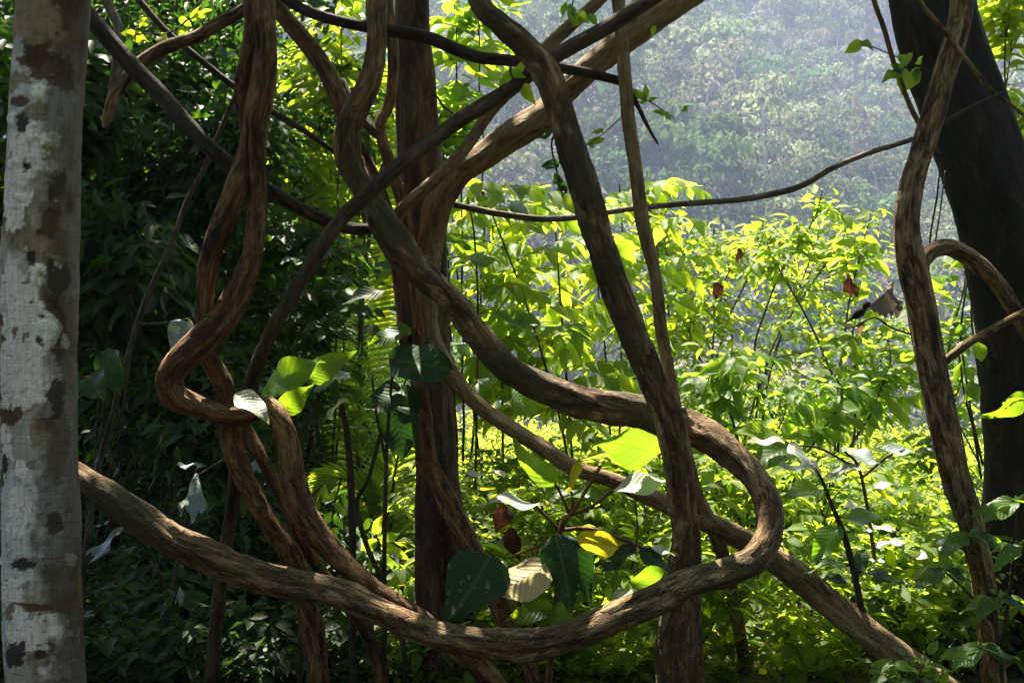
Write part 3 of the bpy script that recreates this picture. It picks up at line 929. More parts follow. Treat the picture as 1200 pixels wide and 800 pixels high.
# ---- pale lichen-blotched tree on the left
def pale_tree():
    tr = traced([(76, -420, 2.72, 80), (70, -150, 2.75, 81), (63, 0, 2.78, 80), (54, 150, 2.8, 79), (48, 300, 2.8, 82), (46, 420, 2.8, 83), (48, 560, 2.8, 82), (51, 700, 2.8, 86), (53, 800, 2.8, 88), (53, 930, 2.8, 100), (51, 1035, 2.8, 130), (50, 1080, 2.8, 155)])
    base = Vector(tr[-1][:3])
    t = root('pale_barked_tree', base, 'pale grey trunk blotched with lichen and brown moss', 'tree')
    V, F, T3, bark = tube_arrays(tr, 112, 0.0045, lump=.035, lump_k=4.0, fine=0.0, seed=3, squeeze=1.0)
    # lichen and moss blotches: (x px, y px, radius x, radius y, kind); edges broken by noise
    W_, LI, BR, BK, TA, OC = (.79, .70, .63), (.85, .79, .69), (.085, .04, .018), (.018, .012, .008), (.25, .19, .115), (.36, .29, .08)
    spots = [(60, 62, 26, 16, BK), (72, 72, 22, 24, BR), (48, 70, 20, 10, BR), (88, 92, 14, 30, BR), (64, 108, 10, 8, LI), (40, 119, 18, 7, BR),
             (28, 140, 14, 9, LI), (46, 146, 15, 15, BK), (58, 152, 8, 11, LI), (76, 164, 13, 12, LI), (73, 176, 8, 9, OC), (62, 186, 14, 18, W_),
             (32, 192, 13, 9, LI), (74, 196, 13, 9, LI), (47, 195, 12, 5, BK), (36, 172, 22, 22, W_), (34, 225, 34, 38, W_), (42, 231, 7, 5, LI),
             (78, 240, 9, 9, LI), (76, 256, 16, 28, BR), (82, 220, 12, 18, BK), (8, 280, 8, 12, OC), (10, 297, 10, 13, W_), (48, 285, 26, 9, TA),
             (56, 303, 6, 8, BK), (64, 322, 11, 14, LI), (66, 320, 4, 5, OC), (80, 330, 14, 28, BK), (84, 285, 12, 18, TA), (34, 352, 34, 52, W_), (12, 374, 10, 11, BR), (10, 398, 10, 16, TA),
             (74, 388, 11, 19, LI), (86, 402, 6, 10, LI), (40, 440, 36, 46, W_), (70, 440, 16, 34, W_), (24, 490, 30, 10, BR), (70, 496, 14, 10, BR),
             (84, 510, 12, 34, TA), (24, 520, 20, 22, W_), (62, 500, 9, 25, TA), (20, 545, 9, 16, BK), (44, 550, 8, 14, W_), (14, 560, 10, 14, BR), (80, 470, 10, 20, BK),
             (80, 540, 14, 28, TA), (68, 590, 12, 20, W_), (66, 600, 5, 5, LI), (80, 612, 14, 22, BK), (36, 600, 26, 34, W_), (64, 625, 10, 16, W_), (50, 660, 22, 9, BK), (90, 656, 9, 8, LI), (76, 672, 18, 14, TA),
             (30, 690, 20, 20, W_), (56, 712, 22, 5, BR), (36, 720, 26, 8, TA), (60, 742, 38, 22, W_), (30, 770, 22, 16, BK), (66, 768, 9, 7, BK), (80, 785, 20, 14, W_), (94, 690, 6, 20, OC),
             (50, 20, 40, 30, TA), (30, 95, 26, 16, TA), (66, 132, 20, 14, TA)]
    n = len(V)
    px = 600 + V[:, 0] / V[:, 1] * FPX
    py = 400 - (V[:, 2] - CAM.z) / V[:, 1] * FPX
    # unroll: the photograph's blotches lie on the side towards the camera; the same kind of blotch goes on round the stem
    ang = np.arctan2(V[:, 0] - np.interp(-V[:, 2], [-t_[2] for t_ in tr], [t_[0] for t_ in tr]), -(V[:, 1] - 2.8))
    ux = 50 + ang * 43.0
    cx = np.interp(py, [q[1] for q in [(0, 0), (0, 150), (0, 300), (0, 420), (0, 560), (0, 700), (0, 800)]], [63, 54, 48, 46, 48, 51, 53])
    col = np.zeros((n, 4)); col[:, 3] = 1
    nz = np.empty((n, 3))
    for i in range(n):
        p = Vector((V[i, 0] * 16, V[i, 1] * 16, V[i, 2] * 12))
        nz[i, 0] = noise.fractal(p, .8, 2.2, 4)
        p2 = Vector((V[i, 0] * 5 + 9, V[i, 1] * 5, V[i, 2] * 3.2))
        nz[i, 1] = noise.fractal(p2, .9, 2.1, 4)
        p3 = Vector((V[i, 0] * 40, V[i, 1] * 40 + 5, V[i, 2] * 40))
        nz[i, 2] = noise.fractal(p3, .7, 2.2, 3)
    m = np.clip((nz[:, 1] + .15) * 4, 0, 1)[:, None]
    c = np.array(TA)[None] * (1 - m) * .95 + np.array((.40, .35, .30))[None] * m
    m = np.clip((nz[:, 1] - .28) * 7, 0, 1)[:, None]
    c = c * (1 - m) + np.array((.55, .52, .49))[None] * m
    m = np.clip((-nz[:, 1] - .30 + .3 * nz[:, 0]) * 8, 0, 1)[:, None]
    c = c * (1 - m) + np.array(BR)[None] * m
    raise_ = np.zeros(n)
    for sx, sy, rx, ry, cc in spots:
        lx = (ang * 43.0) - (np.arcsin(np.clip((sx - np.interp(sy, [0, 150, 300, 420, 560, 700, 800], [63, 54, 48, 46, 48, 51, 53])) / 43.0, -1, 1)) * 43.0)
        dd = np.sqrt((lx / rx) ** 2 + ((py - sy) / ry) ** 2)
        e = dd + nz[:, 0] * .75 + nz[:, 2] * .30 + nz[:, 1] * .35
        soft = 9.0 if cc in (W_, TA) else 14.0
        k = np.clip((1.0 - e) * soft, 0, 1)[:, None] * .93
        c = c * (1 - k) + np.array(cc)[None] * (1 + nz[:, 2:3] * .3) * k
        raise_ += k[:, 0] * {W_: .0012, LI: .0040, BR: -.0015, BK: -.0025, TA: -.0005, OC: .002}[cc]
    # right flank: brown bark, darkened further to paint in that side's shade
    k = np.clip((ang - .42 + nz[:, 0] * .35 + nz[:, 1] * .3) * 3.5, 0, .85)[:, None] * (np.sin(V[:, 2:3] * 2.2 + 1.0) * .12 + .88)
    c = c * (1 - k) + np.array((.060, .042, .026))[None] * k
    # dark mottling in the fine grain
    k = np.clip((nz[:, 2] - .35) * 3, 0, .45)[:, None]
    c = c * (1 - k) + np.array((.07, .05, .035))[None] * k
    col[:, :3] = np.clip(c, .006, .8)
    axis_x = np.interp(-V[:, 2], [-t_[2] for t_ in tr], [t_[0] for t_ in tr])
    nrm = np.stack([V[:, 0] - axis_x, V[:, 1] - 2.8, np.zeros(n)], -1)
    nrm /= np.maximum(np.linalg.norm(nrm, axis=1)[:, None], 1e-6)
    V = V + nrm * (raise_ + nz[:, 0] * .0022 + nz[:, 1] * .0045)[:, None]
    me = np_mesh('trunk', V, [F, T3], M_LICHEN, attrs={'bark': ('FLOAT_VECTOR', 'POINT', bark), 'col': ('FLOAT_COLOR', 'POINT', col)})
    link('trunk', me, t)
    lob = [((-2.4, 3.2, 6.8), (1.7, 1.8, 1.0)), ((-.9, 4.0, 7.4), (1.6, 1.8, .9)), ((-1.8, 5.2, 6.6), (1.8, 1.5, .9)), ((-3.4, 4.6, 7.2), (1.7, 1.8, 1.0))]
    top = Vector(tr[0][:3])
    up = top + Vector((-.05, .2, 2.6))
    link('upper_trunk', tubes_mesh('upper_trunk', [tube_arrays([(*top, .1), (*(top + Vector((0, .1, 1.2))), .09), (*up, .07)], 16, .06, lump=.04, cap=False)], B_GREY), t)
    limbs(t, up, lob, .05, B_GREY)
    crown(t, lob, 5200, .2, L_MID, 31)


pale_tree()


def simple_tree(name, label, pts, mat, lob, ncrown, seed, limb_r=.05, L=.2, lmat=None, **kw):
    tr = traced(pts)
    t = root(name, Vector(tr[-1][:3]), label, 'tree')
    link('trunk', tubes_mesh('trunk', [tube_arrays(tr, seed=seed, **kw)], mat), t)
    if lob:
        limbs(t, tr[0][:3], lob, limb_r, mat)
        crown(t, lob, ncrown, L, lmat or L_MID, seed + 60)
    return t


# ---- central dark trunk
simple_tree('dark_trunked_tree', 'straight dark fluted trunk behind the coiled liana', [
    (478, -900, 4.5, 34), (480, -300, 4.4, 36), (482, 0, 4.35, 40), (486, 100, 4.35, 46), (491, 200, 4.3, 50), (495, 310, 4.3, 52), (503, 420, 4.3, 46), (509, 500, 4.3, 43),
    (512, 560, 4.3, 46), (516, 620, 4.3, 56), (519, 680, 4.3, 62), (522, 760, 4.3, 66), (522, 830, 4.3, 80), (522, 860, 4.3, 100)], B_KTR,
    [((-.6, 5.3, 7.0), (1.7, 1.7, .9)), ((.9, 6.0, 6.8), (1.6, 1.5, .8)), ((.1, 7.3, 7.4), (1.7, 1.3, .9)), ((-1.4, 7.0, 7.0), (1.5, 1.5, .9))], 5600, 41,
    sides=40, step=.014, lump=.14, lump_k=2.4, flute=.10, nfl=4, twist=1.2, fine=.05)

# ---- leaning dark tree on the right
simple_tree('leaning_dark_tree', 'thick dark leaning trunk beside the speckled liana', [
    (1010, -520, 4.7, 62), (1062, -200, 4.6, 74), (1094, 0, 4.55, 86), (1108, 55, 4.55, 86), (1125, 108, 4.55, 87), (1152, 190, 4.5, 92), (1178, 270, 4.5, 98), (1196, 350, 4.5, 105), (1209, 430, 4.5, 110), (1214, 510, 4.5, 114),
    (1217, 600, 4.5, 122), (1218, 700, 4.5, 138), (1218, 790, 4.5, 168), (1218, 830, 4.5, 210)], B_MOSS,
    [((2.2, 5.4, 7.0), (1.6, 1.8, .9)), ((3.2, 6.6, 6.8), (1.8, 1.8, 1.0)), ((1.6, 7.2, 7.4), (1.4, 1.2, .8)), ((3.6, 4.6, 7.2), (1.6, 1.8, 1.0))], 5600, 43,
    sides=56, step=.014, lump=.13, lump_k=2.2, flute=.06, nfl=5, twist=.6, fine=.05)

# ================================================================== lianas and branches, traced with their own distances
G_L = 'woody lianas twisting between the trees'
liana('liana', 'thick knobbly liana coiling from the top, round a wide loop and along the bottom', 'liana', [
    (452, -700, 4.4, 26), (446, -300, 3.9, 27), (442, -80, 3.75, 27), (441, 0, 3.72, 27), (441, 50, 3.7, 27), (435, 90, 3.7, 28), (420, 123, 3.7, 30), (408, 155, 3.7, 33), (411, 190, 3.7, 32), (426, 220, 3.68, 28), (441, 245, 3.66, 31),
    (455, 270, 3.65, 37), (479, 303, 3.65, 37), (503, 329, 3.66, 36), (531, 356, 3.68, 36), (556, 391, 3.7, 37), (584, 422, 3.72, 37), (618, 446, 3.74, 37), (663, 465, 3.76, 38), (710, 476, 3.8, 38), (758, 485, 3.82, 38),
    (805, 500, 3.8, 38), (838, 515, 3.76, 38), (868, 540, 3.7, 37), (891, 570, 3.64, 36), (903, 600, 3.58, 35), (899, 630, 3.52, 35), (880, 656, 3.46, 36), (848, 670, 3.42, 38), (810, 682, 3.38, 37), (771, 701, 3.36, 37), (731, 719, 3.36, 36), (683, 740, 3.36, 35),
    (637, 754, 3.36, 36), (588, 757, 3.36, 37), (535, 747, 3.36, 36), (484, 733, 3.36, 37), (442, 717, 3.36, 36), (398, 697, 3.36, 36), (354, 686, 3.36, 36), (304, 673, 3.36, 35), (253, 656, 3.36, 36), (209, 634, 3.36, 37), (169, 610, 3.36, 37), (135, 587, 3.37, 36), (101, 562, 3.4, 33), (60, 540, 3.44, 32), (10, 512, 3.5, 31), (-60, 470, 3.6, 30), (-160, 380, 3.8, 28), (-230, 200, 4.0, 26), (-260, -300, 4.2, 24)],
    B_LIANA, G_L, slim=.93, lump=.21, lump_k=8, fine=.15, flute=.08, nfl=2, twist=5, wob=.009, sides=30, step=.01)

liana('liana', 'straight thick liana slanting down the middle in front of the loop', 'liana', [
    (500, -260, 3.75, 25), (536, -90, 3.5, 26), (562, 0, 3.42, 27), (585, 25, 3.41, 29), (612, 50, 3.4, 31), (638, 80, 3.4, 33), (655, 120, 3.4, 35), (669, 165, 3.4, 36), (684, 216, 3.4, 36), (698, 268, 3.42, 36), (715, 318, 3.44, 36), (737, 376, 3.46, 36), (758, 428, 3.48, 36), (777, 476, 3.5, 36), (789, 522, 3.53, 36), (798, 575, 3.56, 35), (803, 630, 3.6, 36), (800, 680, 3.62, 42), (796, 720, 3.64, 50), (795, 770, 3.66, 58), (796, 840, 3.7, 62), (798, 890, 3.72, 70)],
    B_LIANA, G_L, slim=.92, lump=.15, lump_k=6, fine=.15, flute=.09, nfl=3, twist=1.4, wob=.006, sides=30, step=.01)

liana('liana', 'big bare liana sweeping from the top right down into the central trunk', 'liana', [
    (1010, -190, 4.4, 34), (900, -80, 4.25, 33), (800, 0, 4.15, 32), (752, 34, 4.1, 33), (705, 68, 4.08, 32), (664, 105, 4.06, 31), (636, 135, 4.05, 33), (603, 156, 4.05, 36), (569, 182, 4.05, 32), (538, 203, 4.06, 31), (518, 234, 4.08, 32), (510, 268, 4.1, 30), (503, 310, 4.12, 27), (498, 360, 4.14, 24), (503, 395, 4.14, 22), (521, 426, 4.12, 20), (543, 455, 4.1, 19), (569, 481, 4.1, 19), (603, 505, 4.1, 19), (643, 530, 4.1, 20), (672, 548, 4.1, 20), (720, 564, 4.1, 21), (778, 588, 4.1, 23), (834, 614, 4.1, 26), (868, 630, 4.1, 27), (911, 660, 4.08, 30), (945, 685, 4.05, 31), (979, 713, 4.02, 32), (1010, 737, 4.0, 32), (1037, 757, 4.0, 31), (1068, 777, 4.0, 30), (1120, 815, 4.0, 32), (1170, 845, 4.0, 32)],
    B_TAN, G_L, lump=.16, lump_k=6, fine=.11, flute=.09, nfl=2, twist=2.5, wob=.008, sides=28, step=.012)

liana('liana', 'slim straight pale stem hanging right of the slanting liana', 'liana', [
    (716, -260, 3.95, 15), (722, -60, 3.9, 15), (725, 0, 3.9, 16), (728, 34, 3.9, 16), (732, 84, 3.9, 16), (737, 142, 3.9, 16), (744, 192, 3.9, 16), (752, 255, 3.9, 17), (760, 290, 3.9, 16), (768, 325, 3.9, 15), (774, 383, 3.9, 15), (784, 434, 3.92, 14), (793, 480, 3.95, 14), (804, 530, 4.0, 15), (816, 580, 4.05, 17), (832, 612, 4.1, 16), (850, 660, 4.16, 16), (870, 760, 4.25, 16), (880, 840, 4.3, 18)],
    B_TAN, G_L, lump=.06, lump_k=9, fine=.06, wob=.004, sides=14)

liana('branch', 'smooth dark brown stem crossing from low left to top right', 'branch', [
    (900, -90, 3.6, 20), (820, -38, 3.58, 19), (761, 0, 3.55, 19), (705, 36, 3.54, 18), (650, 67, 3.53, 18), (619, 88, 3.52, 18), (589, 111, 3.52, 18), (535, 143, 3.51, 18), (484, 183, 3.5, 18), (434, 226, 3.5, 18), (400, 257, 3.5, 17), (365, 309, 3.5, 16), (337, 353, 3.52, 16), (314, 400, 3.56, 17), (300, 434, 3.6, 18), (292, 465, 3.64, 18), (282, 520, 3.75, 17), (268, 620, 3.9, 16), (250, 760, 4.1, 16), (240, 860, 4.2, 18)],
    B_BROWN, G_L, lump=.09, lump_k=7, fine=.07, wob=.007, sides=18)

liana('branch', 'slimmer pale stem running beside the big bare liana and crossing behind it', 'branch', [
    (780, -90, 3.85, 13), (702, 0, 3.85, 14), (672, 28, 3.85, 15), (640, 58, 3.85, 15), (615, 88, 3.85, 14), (592, 113, 3.86, 14), (569, 139, 3.87, 14), (545, 174, 3.88, 14), (511, 210, 3.9, 15), (474, 243, 3.95, 15), (462, 262, 4.0, 14), (456, 300, 4.1, 12)],
    B_TAN, G_L, lump=.08, fine=.06, wob=.006, sides=14)

liana('branch', 'black drooping branch arching across the top with a thin hanging tip', 'branch', [
    (260, -80, 4.1, 13), (320, -15, 4.05, 13), (345, 6, 4.02, 13), (368, 17, 4.0, 13), (400, 26, 4.0, 13), (451, 35, 3.98, 14), (501, 44, 3.97, 15), (535, 58, 3.96, 15), (562, 68, 3.95, 14), (602, 72, 3.95, 13), (653, 79, 3.95, 13), (704, 89, 3.95, 11), (734, 100, 3.95, 9), (748, 125, 3.95, 5.5), (758, 146, 3.95, 4.5), (771, 169, 3.95, 2.5)],
    B_DARK, G_L, lump=.08, fine=.06, sides=14, wob=.003)

# left twisted pair: the first hairpins at the left and hooks away to the right
liana('liana', 'reddish liana with a sharp hairpin bend, ending in a pale hook', 'liana', [
    (322, -300, 3.6, 26), (312, -80, 3.52, 27), (308, 0, 3.5, 28), (312, 55, 3.47, 29), (308, 100, 3.45, 28), (298, 150, 3.44, 26), (297, 190, 3.46, 24), (302, 230, 3.48, 23), (299, 270, 3.48, 26), (294, 305, 3.48, 27), (281, 338, 3.47, 28), (263, 371, 3.46, 29), (236, 400, 3.44, 31), (210, 425, 3.42, 31), (199, 445, 3.42, 30), (206, 465, 3.44, 29), (230, 475, 3.5, 27), (255, 483, 3.54, 25), (287, 487, 3.56, 24), (308, 478, 3.56, 23), (322, 484, 3.54, 25), (332, 505, 3.52, 27), (338, 530, 3.51, 26), (346, 568, 3.5, 26), (363, 610, 3.5, 27), (391, 647, 3.5, 28), (434, 688, 3.52, 28), (467, 712, 3.55, 28), (510, 740, 3.6, 27), (552, 770, 3.65, 27), (580, 805, 3.7, 28), (604, 850, 3.75, 30)],
    B_RED, G_L, lump=.18, lump_k=8, fine=.16, flute=.12, nfl=2, twist=9, wob=.007, sides=28, step=.01)

liana('liana', 'dark reddish liana plaited round its neighbour beside the pale trunk, flaking bark', 'liana', [
    (286, -300, 3.55, 24), (292, -60, 3.52, 25), (300, 20, 3.5, 25), (294, 70, 3.52, 24), (287, 110, 3.54, 24), (294, 150, 3.53, 24), (290, 185, 3.48, 26), (276, 225, 3.45, 26), (262, 262, 3.45, 24), (247, 300, 3.46, 23), (239, 345, 3.47, 22), (240, 385, 3.5, 21), (247, 420, 3.56, 21), (262, 456, 3.58, 22), (267, 490, 3.58, 24), (274, 533, 3.58, 24), (296, 576, 3.58, 24), (321, 620, 3.58, 25), (342, 654, 3.58, 24), (361, 718, 3.6, 24), (368, 766, 3.6, 25), (372, 820, 3.62, 28), (372, 890, 3.65, 32)],
    B_RED, G_L, lump=.2, lump_k=8, fine=.18, flute=.13, nfl=2, twist=8, wob=.008, sides=28, step=.01)

liana('liana', 'slim dark stem passing behind the pale hook at the foot of the twisted pair', 'liana', [
    (250, 440, 3.75, 12), (270, 470, 3.72, 14), (290, 505, 3.7, 15), (309, 540, 3.68, 15), (330, 580, 3.68, 14), (352, 630, 3.7, 14), (392, 690, 3.75, 14), (430, 740, 3.8, 15), (446, 790, 3.85, 16), (452, 860, 3.9, 18)],
    B_RED, G_L, lump=.1, fine=.08, wob=.006, sides=14)

liana('branch', 'dark straight branch slanting from the pale trunk behind the twisted pair', 'branch', [
    (20, -80, 3.55, 23), (70, -20, 3.6, 22), (111, 27, 3.62, 21), (149, 72, 3.63, 21), (189, 112, 3.64, 20), (219, 146, 3.64, 20), (263, 188, 3.65, 19), (304, 217, 3.65, 18), (338, 237, 3.66, 17), (371, 254, 3.67, 15), (402, 266, 3.68, 14), (432, 268, 3.7, 13), (460, 262, 3.9, 12)],
    B_DARK, G_L, lump=.1, fine=.07, wob=.006, sides=16)

liana('branch', 'thin bent branch arching from the twisted pair to a hanging elbow', 'branch', [
    (330, -25, 3.9, 14), (287, 11, 3.88, 14), (257, 28, 3.86, 15), (229, 44, 3.85, 15), (196, 55, 3.85, 16), (169, 71, 3.84, 16), (150, 90, 3.84, 15), (134, 112, 3.84, 14), (126, 140, 3.84, 11), (122, 150, 3.84, 5)],
    B_SPECK, G_L, lump=.1, fine=.07, wob=.006, sides=14)

liana('branch', 'pale vertical stem behind the bent branch near the pale trunk', 'branch', [
    (110, -60, 4.0, 11), (124, 0, 3.98, 11), (138, 30, 3.97, 11), (138, 60, 3.96, 10), (134, 90, 3.95, 10), (129, 118, 3.95, 8), (124, 146, 3.9, 7)],
    B_GREY, G_L, lump=.08, fine=.05, wob=.006, sides=12)

liana('liana', 'curved brown liana right of the twisted pair, dropping to the coil', 'liana', [
    (270, -120, 4.15, 20), (305, -20, 4.1, 20), (332, 18, 4.08, 20), (358, 48, 4.06, 21), (381, 80, 4.04, 21), (396, 112, 4.02, 21), (408, 150, 4.02, 20), (428, 190, 4.05, 18), (446, 230, 4.1, 17), (462, 280, 4.15, 17), (470, 340, 4.18, 17), (478, 420, 4.2, 16)],
    B_RED, G_L, lump=.1, fine=.08, wob=.006, sides=16)

liana('liana', 'thin black strand climbing the central trunk', 'liana', [
    (450, -60, 4.15, 14), (455, 10, 4.12, 14), (461, 66, 4.1, 14), (457, 117, 4.1, 13), (445, 148, 4.08, 13), (454, 183, 4.06, 14), (467, 224, 4.05, 14), (477, 266, 4.05, 13), (486, 330, 4.08, 14), (492, 420, 4.1, 15), (498, 480, 4.12, 16), (505, 540, 4.14, 18), (524, 585, 4.14, 24), (543, 625, 4.14, 27), (560, 655, 4.12, 22), (576, 690, 4.1, 23), (590, 722, 4.1, 22), (615, 770, 4.12, 23), (640, 840, 4.15, 26)],
    B_RED, G_L, lump=.1, lump_k=8, fine=.09, wob=.005, sides=18)

liana('branch', 'short forked dark shoot leaning off the strand on the central trunk', 'branch', [
    (400, 95, 4.15, 10), (412, 120, 4.12, 12), (424, 138, 4.1, 13), (437, 152, 4.08, 13), (447, 160, 4.07, 13)], B_DARK, G_L, lump=.1, fine=.06, sides=12)

# right hand side
liana('liana', 'crooked speckled liana in front of the leaning dark tree', 'liana', [
    (1150, -260, 3.95, 24), (1136, -80, 3.92, 25), (1128, 0, 3.9, 26), (1121, 44, 3.9, 27), (1108, 86, 3.9, 27), (1094, 134, 3.9, 27), (1080, 182, 3.9, 27), (1068, 222, 3.9, 28), (1062, 262, 3.9, 29), (1066, 300, 3.9, 32), (1074, 335, 3.9, 34), (1081, 370, 3.9, 35), (1090, 417, 3.9, 34), (1100, 467, 3.9, 34), (1110, 515, 3.9, 33), (1122, 565, 3.9, 32), (1134, 600, 3.92, 31), (1143, 641, 3.94, 29), (1151, 675, 3.96, 27), (1158, 730, 4.0, 26), (1165, 797, 4.05, 28), (1168, 850, 4.1, 32)],
    B_SPECK, G_L, lump=.09, lump_k=7, fine=.08, flute=.03, nfl=3, twist=2, wob=.006, sides=24, step=.011)
liana('branch', 'tan branch looping out of the speckled liana over to the right edge', 'branch', [
    (1074, 325, 3.92, 10), (1083, 305, 3.92, 17), (1094, 293, 3.93, 19), (1112, 290, 3.95, 20), (1131, 299, 3.98, 21), (1153, 316, 4.0, 20), (1174, 339, 4.03, 19), (1190, 365, 4.06, 18), (1203, 388, 4.08, 17), (1225, 430, 4.12, 16), (1240, 520, 4.15, 16)],
    B_SPECK, G_L, lump=.1, fine=.07, wob=.005, sides=16)
liana('branch', 'thin straight side branch rising right from the speckled liana', 'branch', [
    (1104, 426, 3.92, 11), (1120, 413, 3.9, 10), (1138, 400, 3.88, 10), (1171, 381, 3.85, 9), (1202, 365, 3.82, 9), (1260, 335, 3.75, 9)], B_SPECK, G_L, lump=.06, fine=.05, sides=12)

G_T = 'thin twigs strung through the understory'
TW = dict(sides=9, step=.02, lump=.06, fine=.05)
liana('twig', 'long wavy twig strung between the central trunk and the leaning tree', 'twig', [
    (425, 196, 4.2, 5), (447, 208, 4.2, 6), (467, 216, 4.21, 7), (488, 224, 4.22, 7), (512, 233, 4.22, 8), (535, 240, 4.22, 8), (562, 246, 4.22, 8), (589, 251, 4.22, 8), (630, 256, 4.22, 8), (670, 255, 4.22, 7.5), (705, 250, 4.22, 7), (738, 245, 4.22, 7), (800, 239, 4.22, 7), (867, 234, 4.22, 7), (911, 226, 4.2, 7.5), (941, 217, 4.2, 7), (976, 197, 4.18, 6.5), (1016, 180, 4.15, 6.5), (1073, 162, 4.1, 6), (1092, 152, 4.05, 6), (1107, 143, 4.0, 6), (1140, 125, 3.9, 4.5), (1175, 108, 3.8, 3)], B_GREY, G_T, **TW)
liana('twig', 'brown twig hanging straight from the top in front of the hillside by the leaning tree', 'twig', [
    (1010, -60, 4.0, 6), (1024, 0, 4.0, 6), (1036, 34, 4.0, 6), (1050, 82, 4.0, 6), (1067, 125, 4.0, 6), (1080, 150, 4.02, 6), (1100, 180, 4.1, 5)], B_RED, G_T, **TW)
liana('twig', 'pale thin twig crossing the leaning dark trunk', 'twig', [
    (1060, -40, 3.8, 5), (1080, 3, 3.82, 5), (1092, 20, 3.83, 6), (1107, 37, 3.84, 6), (1135, 73, 3.85, 5), (1160, 104, 3.86, 5), (1185, 124, 3.86, 4), (1220, 150, 3.86, 4)], B_SPECK, G_T, **TW)
liana('twig', 'thin straight dark stem slanting across the dark leaves toward the crossing stems', 'twig', [
    (130, -30, 4.1, 8), (162, 0, 4.1, 8), (192, 34, 4.1, 8), (236, 71, 4.1, 8), (270, 98, 4.1, 8), (321, 132, 4.1, 8), (354, 152, 4.1, 7), (388, 175, 4.1, 6), (420, 200, 4.15, 6)], B_DARK, G_T, **TW)
liana('twig', 'thin leaning pole between the pale trunk and the twisted pair', 'twig', [
    (350, -30, 4.3, 5), (290, 80, 4.3, 5), (243, 189, 4.3, 6), (219, 236, 4.3, 6), (202, 282, 4.3, 6), (172, 349, 4.3, 7), (155, 400, 4.3, 7), (135, 474, 4.3, 7), (110, 580, 4.35, 7), (80, 820, 4.4, 7)], B_BROWN, G_T, **TW)
liana('twig', 'fine black twig rising off the dark trunk near the crossing', 'twig', [
    (496, 118, 4.2, 2), (510, 112, 4.15, 2.5), (520, 125, 4.1, 2.5), (534, 135, 4.1, 2)], B_TWIG, G_T, sides=6, step=.02)
liana('twig', 'thin vine twig hanging left of the wide loop beside dark leaves', 'twig', [
    (400, 470, 4.1, 6), (408, 520, 4.1, 8), (412, 590, 4.1, 9), (413, 660, 4.1, 9), (413, 740, 4.1, 10), (414, 830, 4.1, 10)], B_TWIG, G_T, **TW)
liana('twig', 'dark twig leaning beside the upright one left of the central trunk', 'twig', [
    (445, 510, 4.0, 5), (432, 560, 4.0, 5), (418, 590, 4.0, 6), (430, 640, 4.0, 6), (448, 680, 4.0, 6), (470, 740, 4.0, 7), (480, 840, 4.0, 7)], B_TWIG, G_T, **TW)
liana('twig', 'brown slim stem leaning on the foot of the central trunk', 'twig', [
    (488, 540, 3.95, 4), (510, 585, 3.95, 6), (530, 615, 3.95, 7), (552, 645, 3.95, 7), (575, 675, 3.95, 7), (600, 720, 3.95, 7)], B_RED, G_T, **TW)
for pts in ([(1102, 190, 4.1, 2), (1098, 230, 4.1, 2.5), (1090, 280, 4.1, 2.5), (1088, 330, 4.1, 2)], [(1108, 200, 4.12, 2), (1102, 245, 4.12, 2), (1095, 290, 4.12, 2)]):
    liana('twig', ('longer fine hanging vine between the speckled liana and the leaning tree' if len(pts) == 4 else 'shorter fine hanging vine between the speckled liana and the leaning tree'), 'twig', pts, B_TWIG, G_T, sides=6, step=.02)

# ================================================================== shrubs, saplings and understory plants
def W(px, py, d):
    return tuple(P(px, py, d))


def pr(d, n):                       # n pixels of the photograph at distance d, in metres
    return n / FPX * d


# ---- sapling with drooping pinnate leaves in the centre
def pinnate(name, label, base, stems, mat, smat, L, seed, npairs=6, nparts=290, droop=.9, style='ovate', group=None):
    """stems: list of pixel-traced stems; every stem carries pinnate leaves: rachis with paired leaflets"""
    rnd = random.Random(seed)
    rt = root(name, base, label, 'sapling', group)
    leaves, rach = [], []
    for k, (st, nl, ln) in enumerate(stems):
        tr = traced(st)
        link('stem', tubes_mesh('stem', [tube_arrays([(*p[:3], p[3] * .6) for p in tr], 7, .03, lump=.05, seed=k)], smat), rt)
        q = spline(tr, .02)[:, :3]
        for j in range(nl):
            t = (j + .5) / nl
            a = Vector(q[int((0.01 + .46 * t) * (len(q) - 1))])
            ang = j * 2.4 + rnd.uniform(-.5, .5)
            out = Vector((math.cos(ang), math.sin(ang) * .8, rnd.uniform(.1, .6))).normalized()
            l_ = ln * rnd.uniform(.75, 1.2)
            pts = [a + out * l_ * s + Vector((0, 0, -.35 * l_ * s * s)) for s in np.linspace(0, 1, 6)]
            rach.append(tube_arrays([(*p, .003 * (1 - i * .14)) for i, p in enumerate(pts)], 4, .05, cap=False, seed=j))
            for i in range(npairs + 1):
                s = .22 + .78 * i / npairs
                p = a + out * l_ * s + Vector((0, 0, -.35 * l_ * s * s))
                tg = (out + Vector((0, 0, -.7 * s))).normalized()
                side = tg.cross(Vector((0, 0, 1))).normalized()
                for s_ in ((1, -1) if i < npairs else (0,)):
                    d = tg * (.75 if s_ else 1) + side * s_ + Vector((0, 0, -droop * rnd.uniform(.15, 1.1))) + rv(rnd, .15)
                    nr = Vector((rnd.gauss(0, .25), -.35, .85)) + side * s_ * .35 + rv(rnd, .25)
                    leaves.append((p, d, nr, L * rnd.uniform(.75, 1.2) * (1.15 - .4 * abs(s - .6))))
    link('rachis', tubes_mesh('rachis', rach, smat), rt)['kind'] = 'stuff'
    add_leaves(rt, leaves, style, mat, nparts, seed)
    return rt


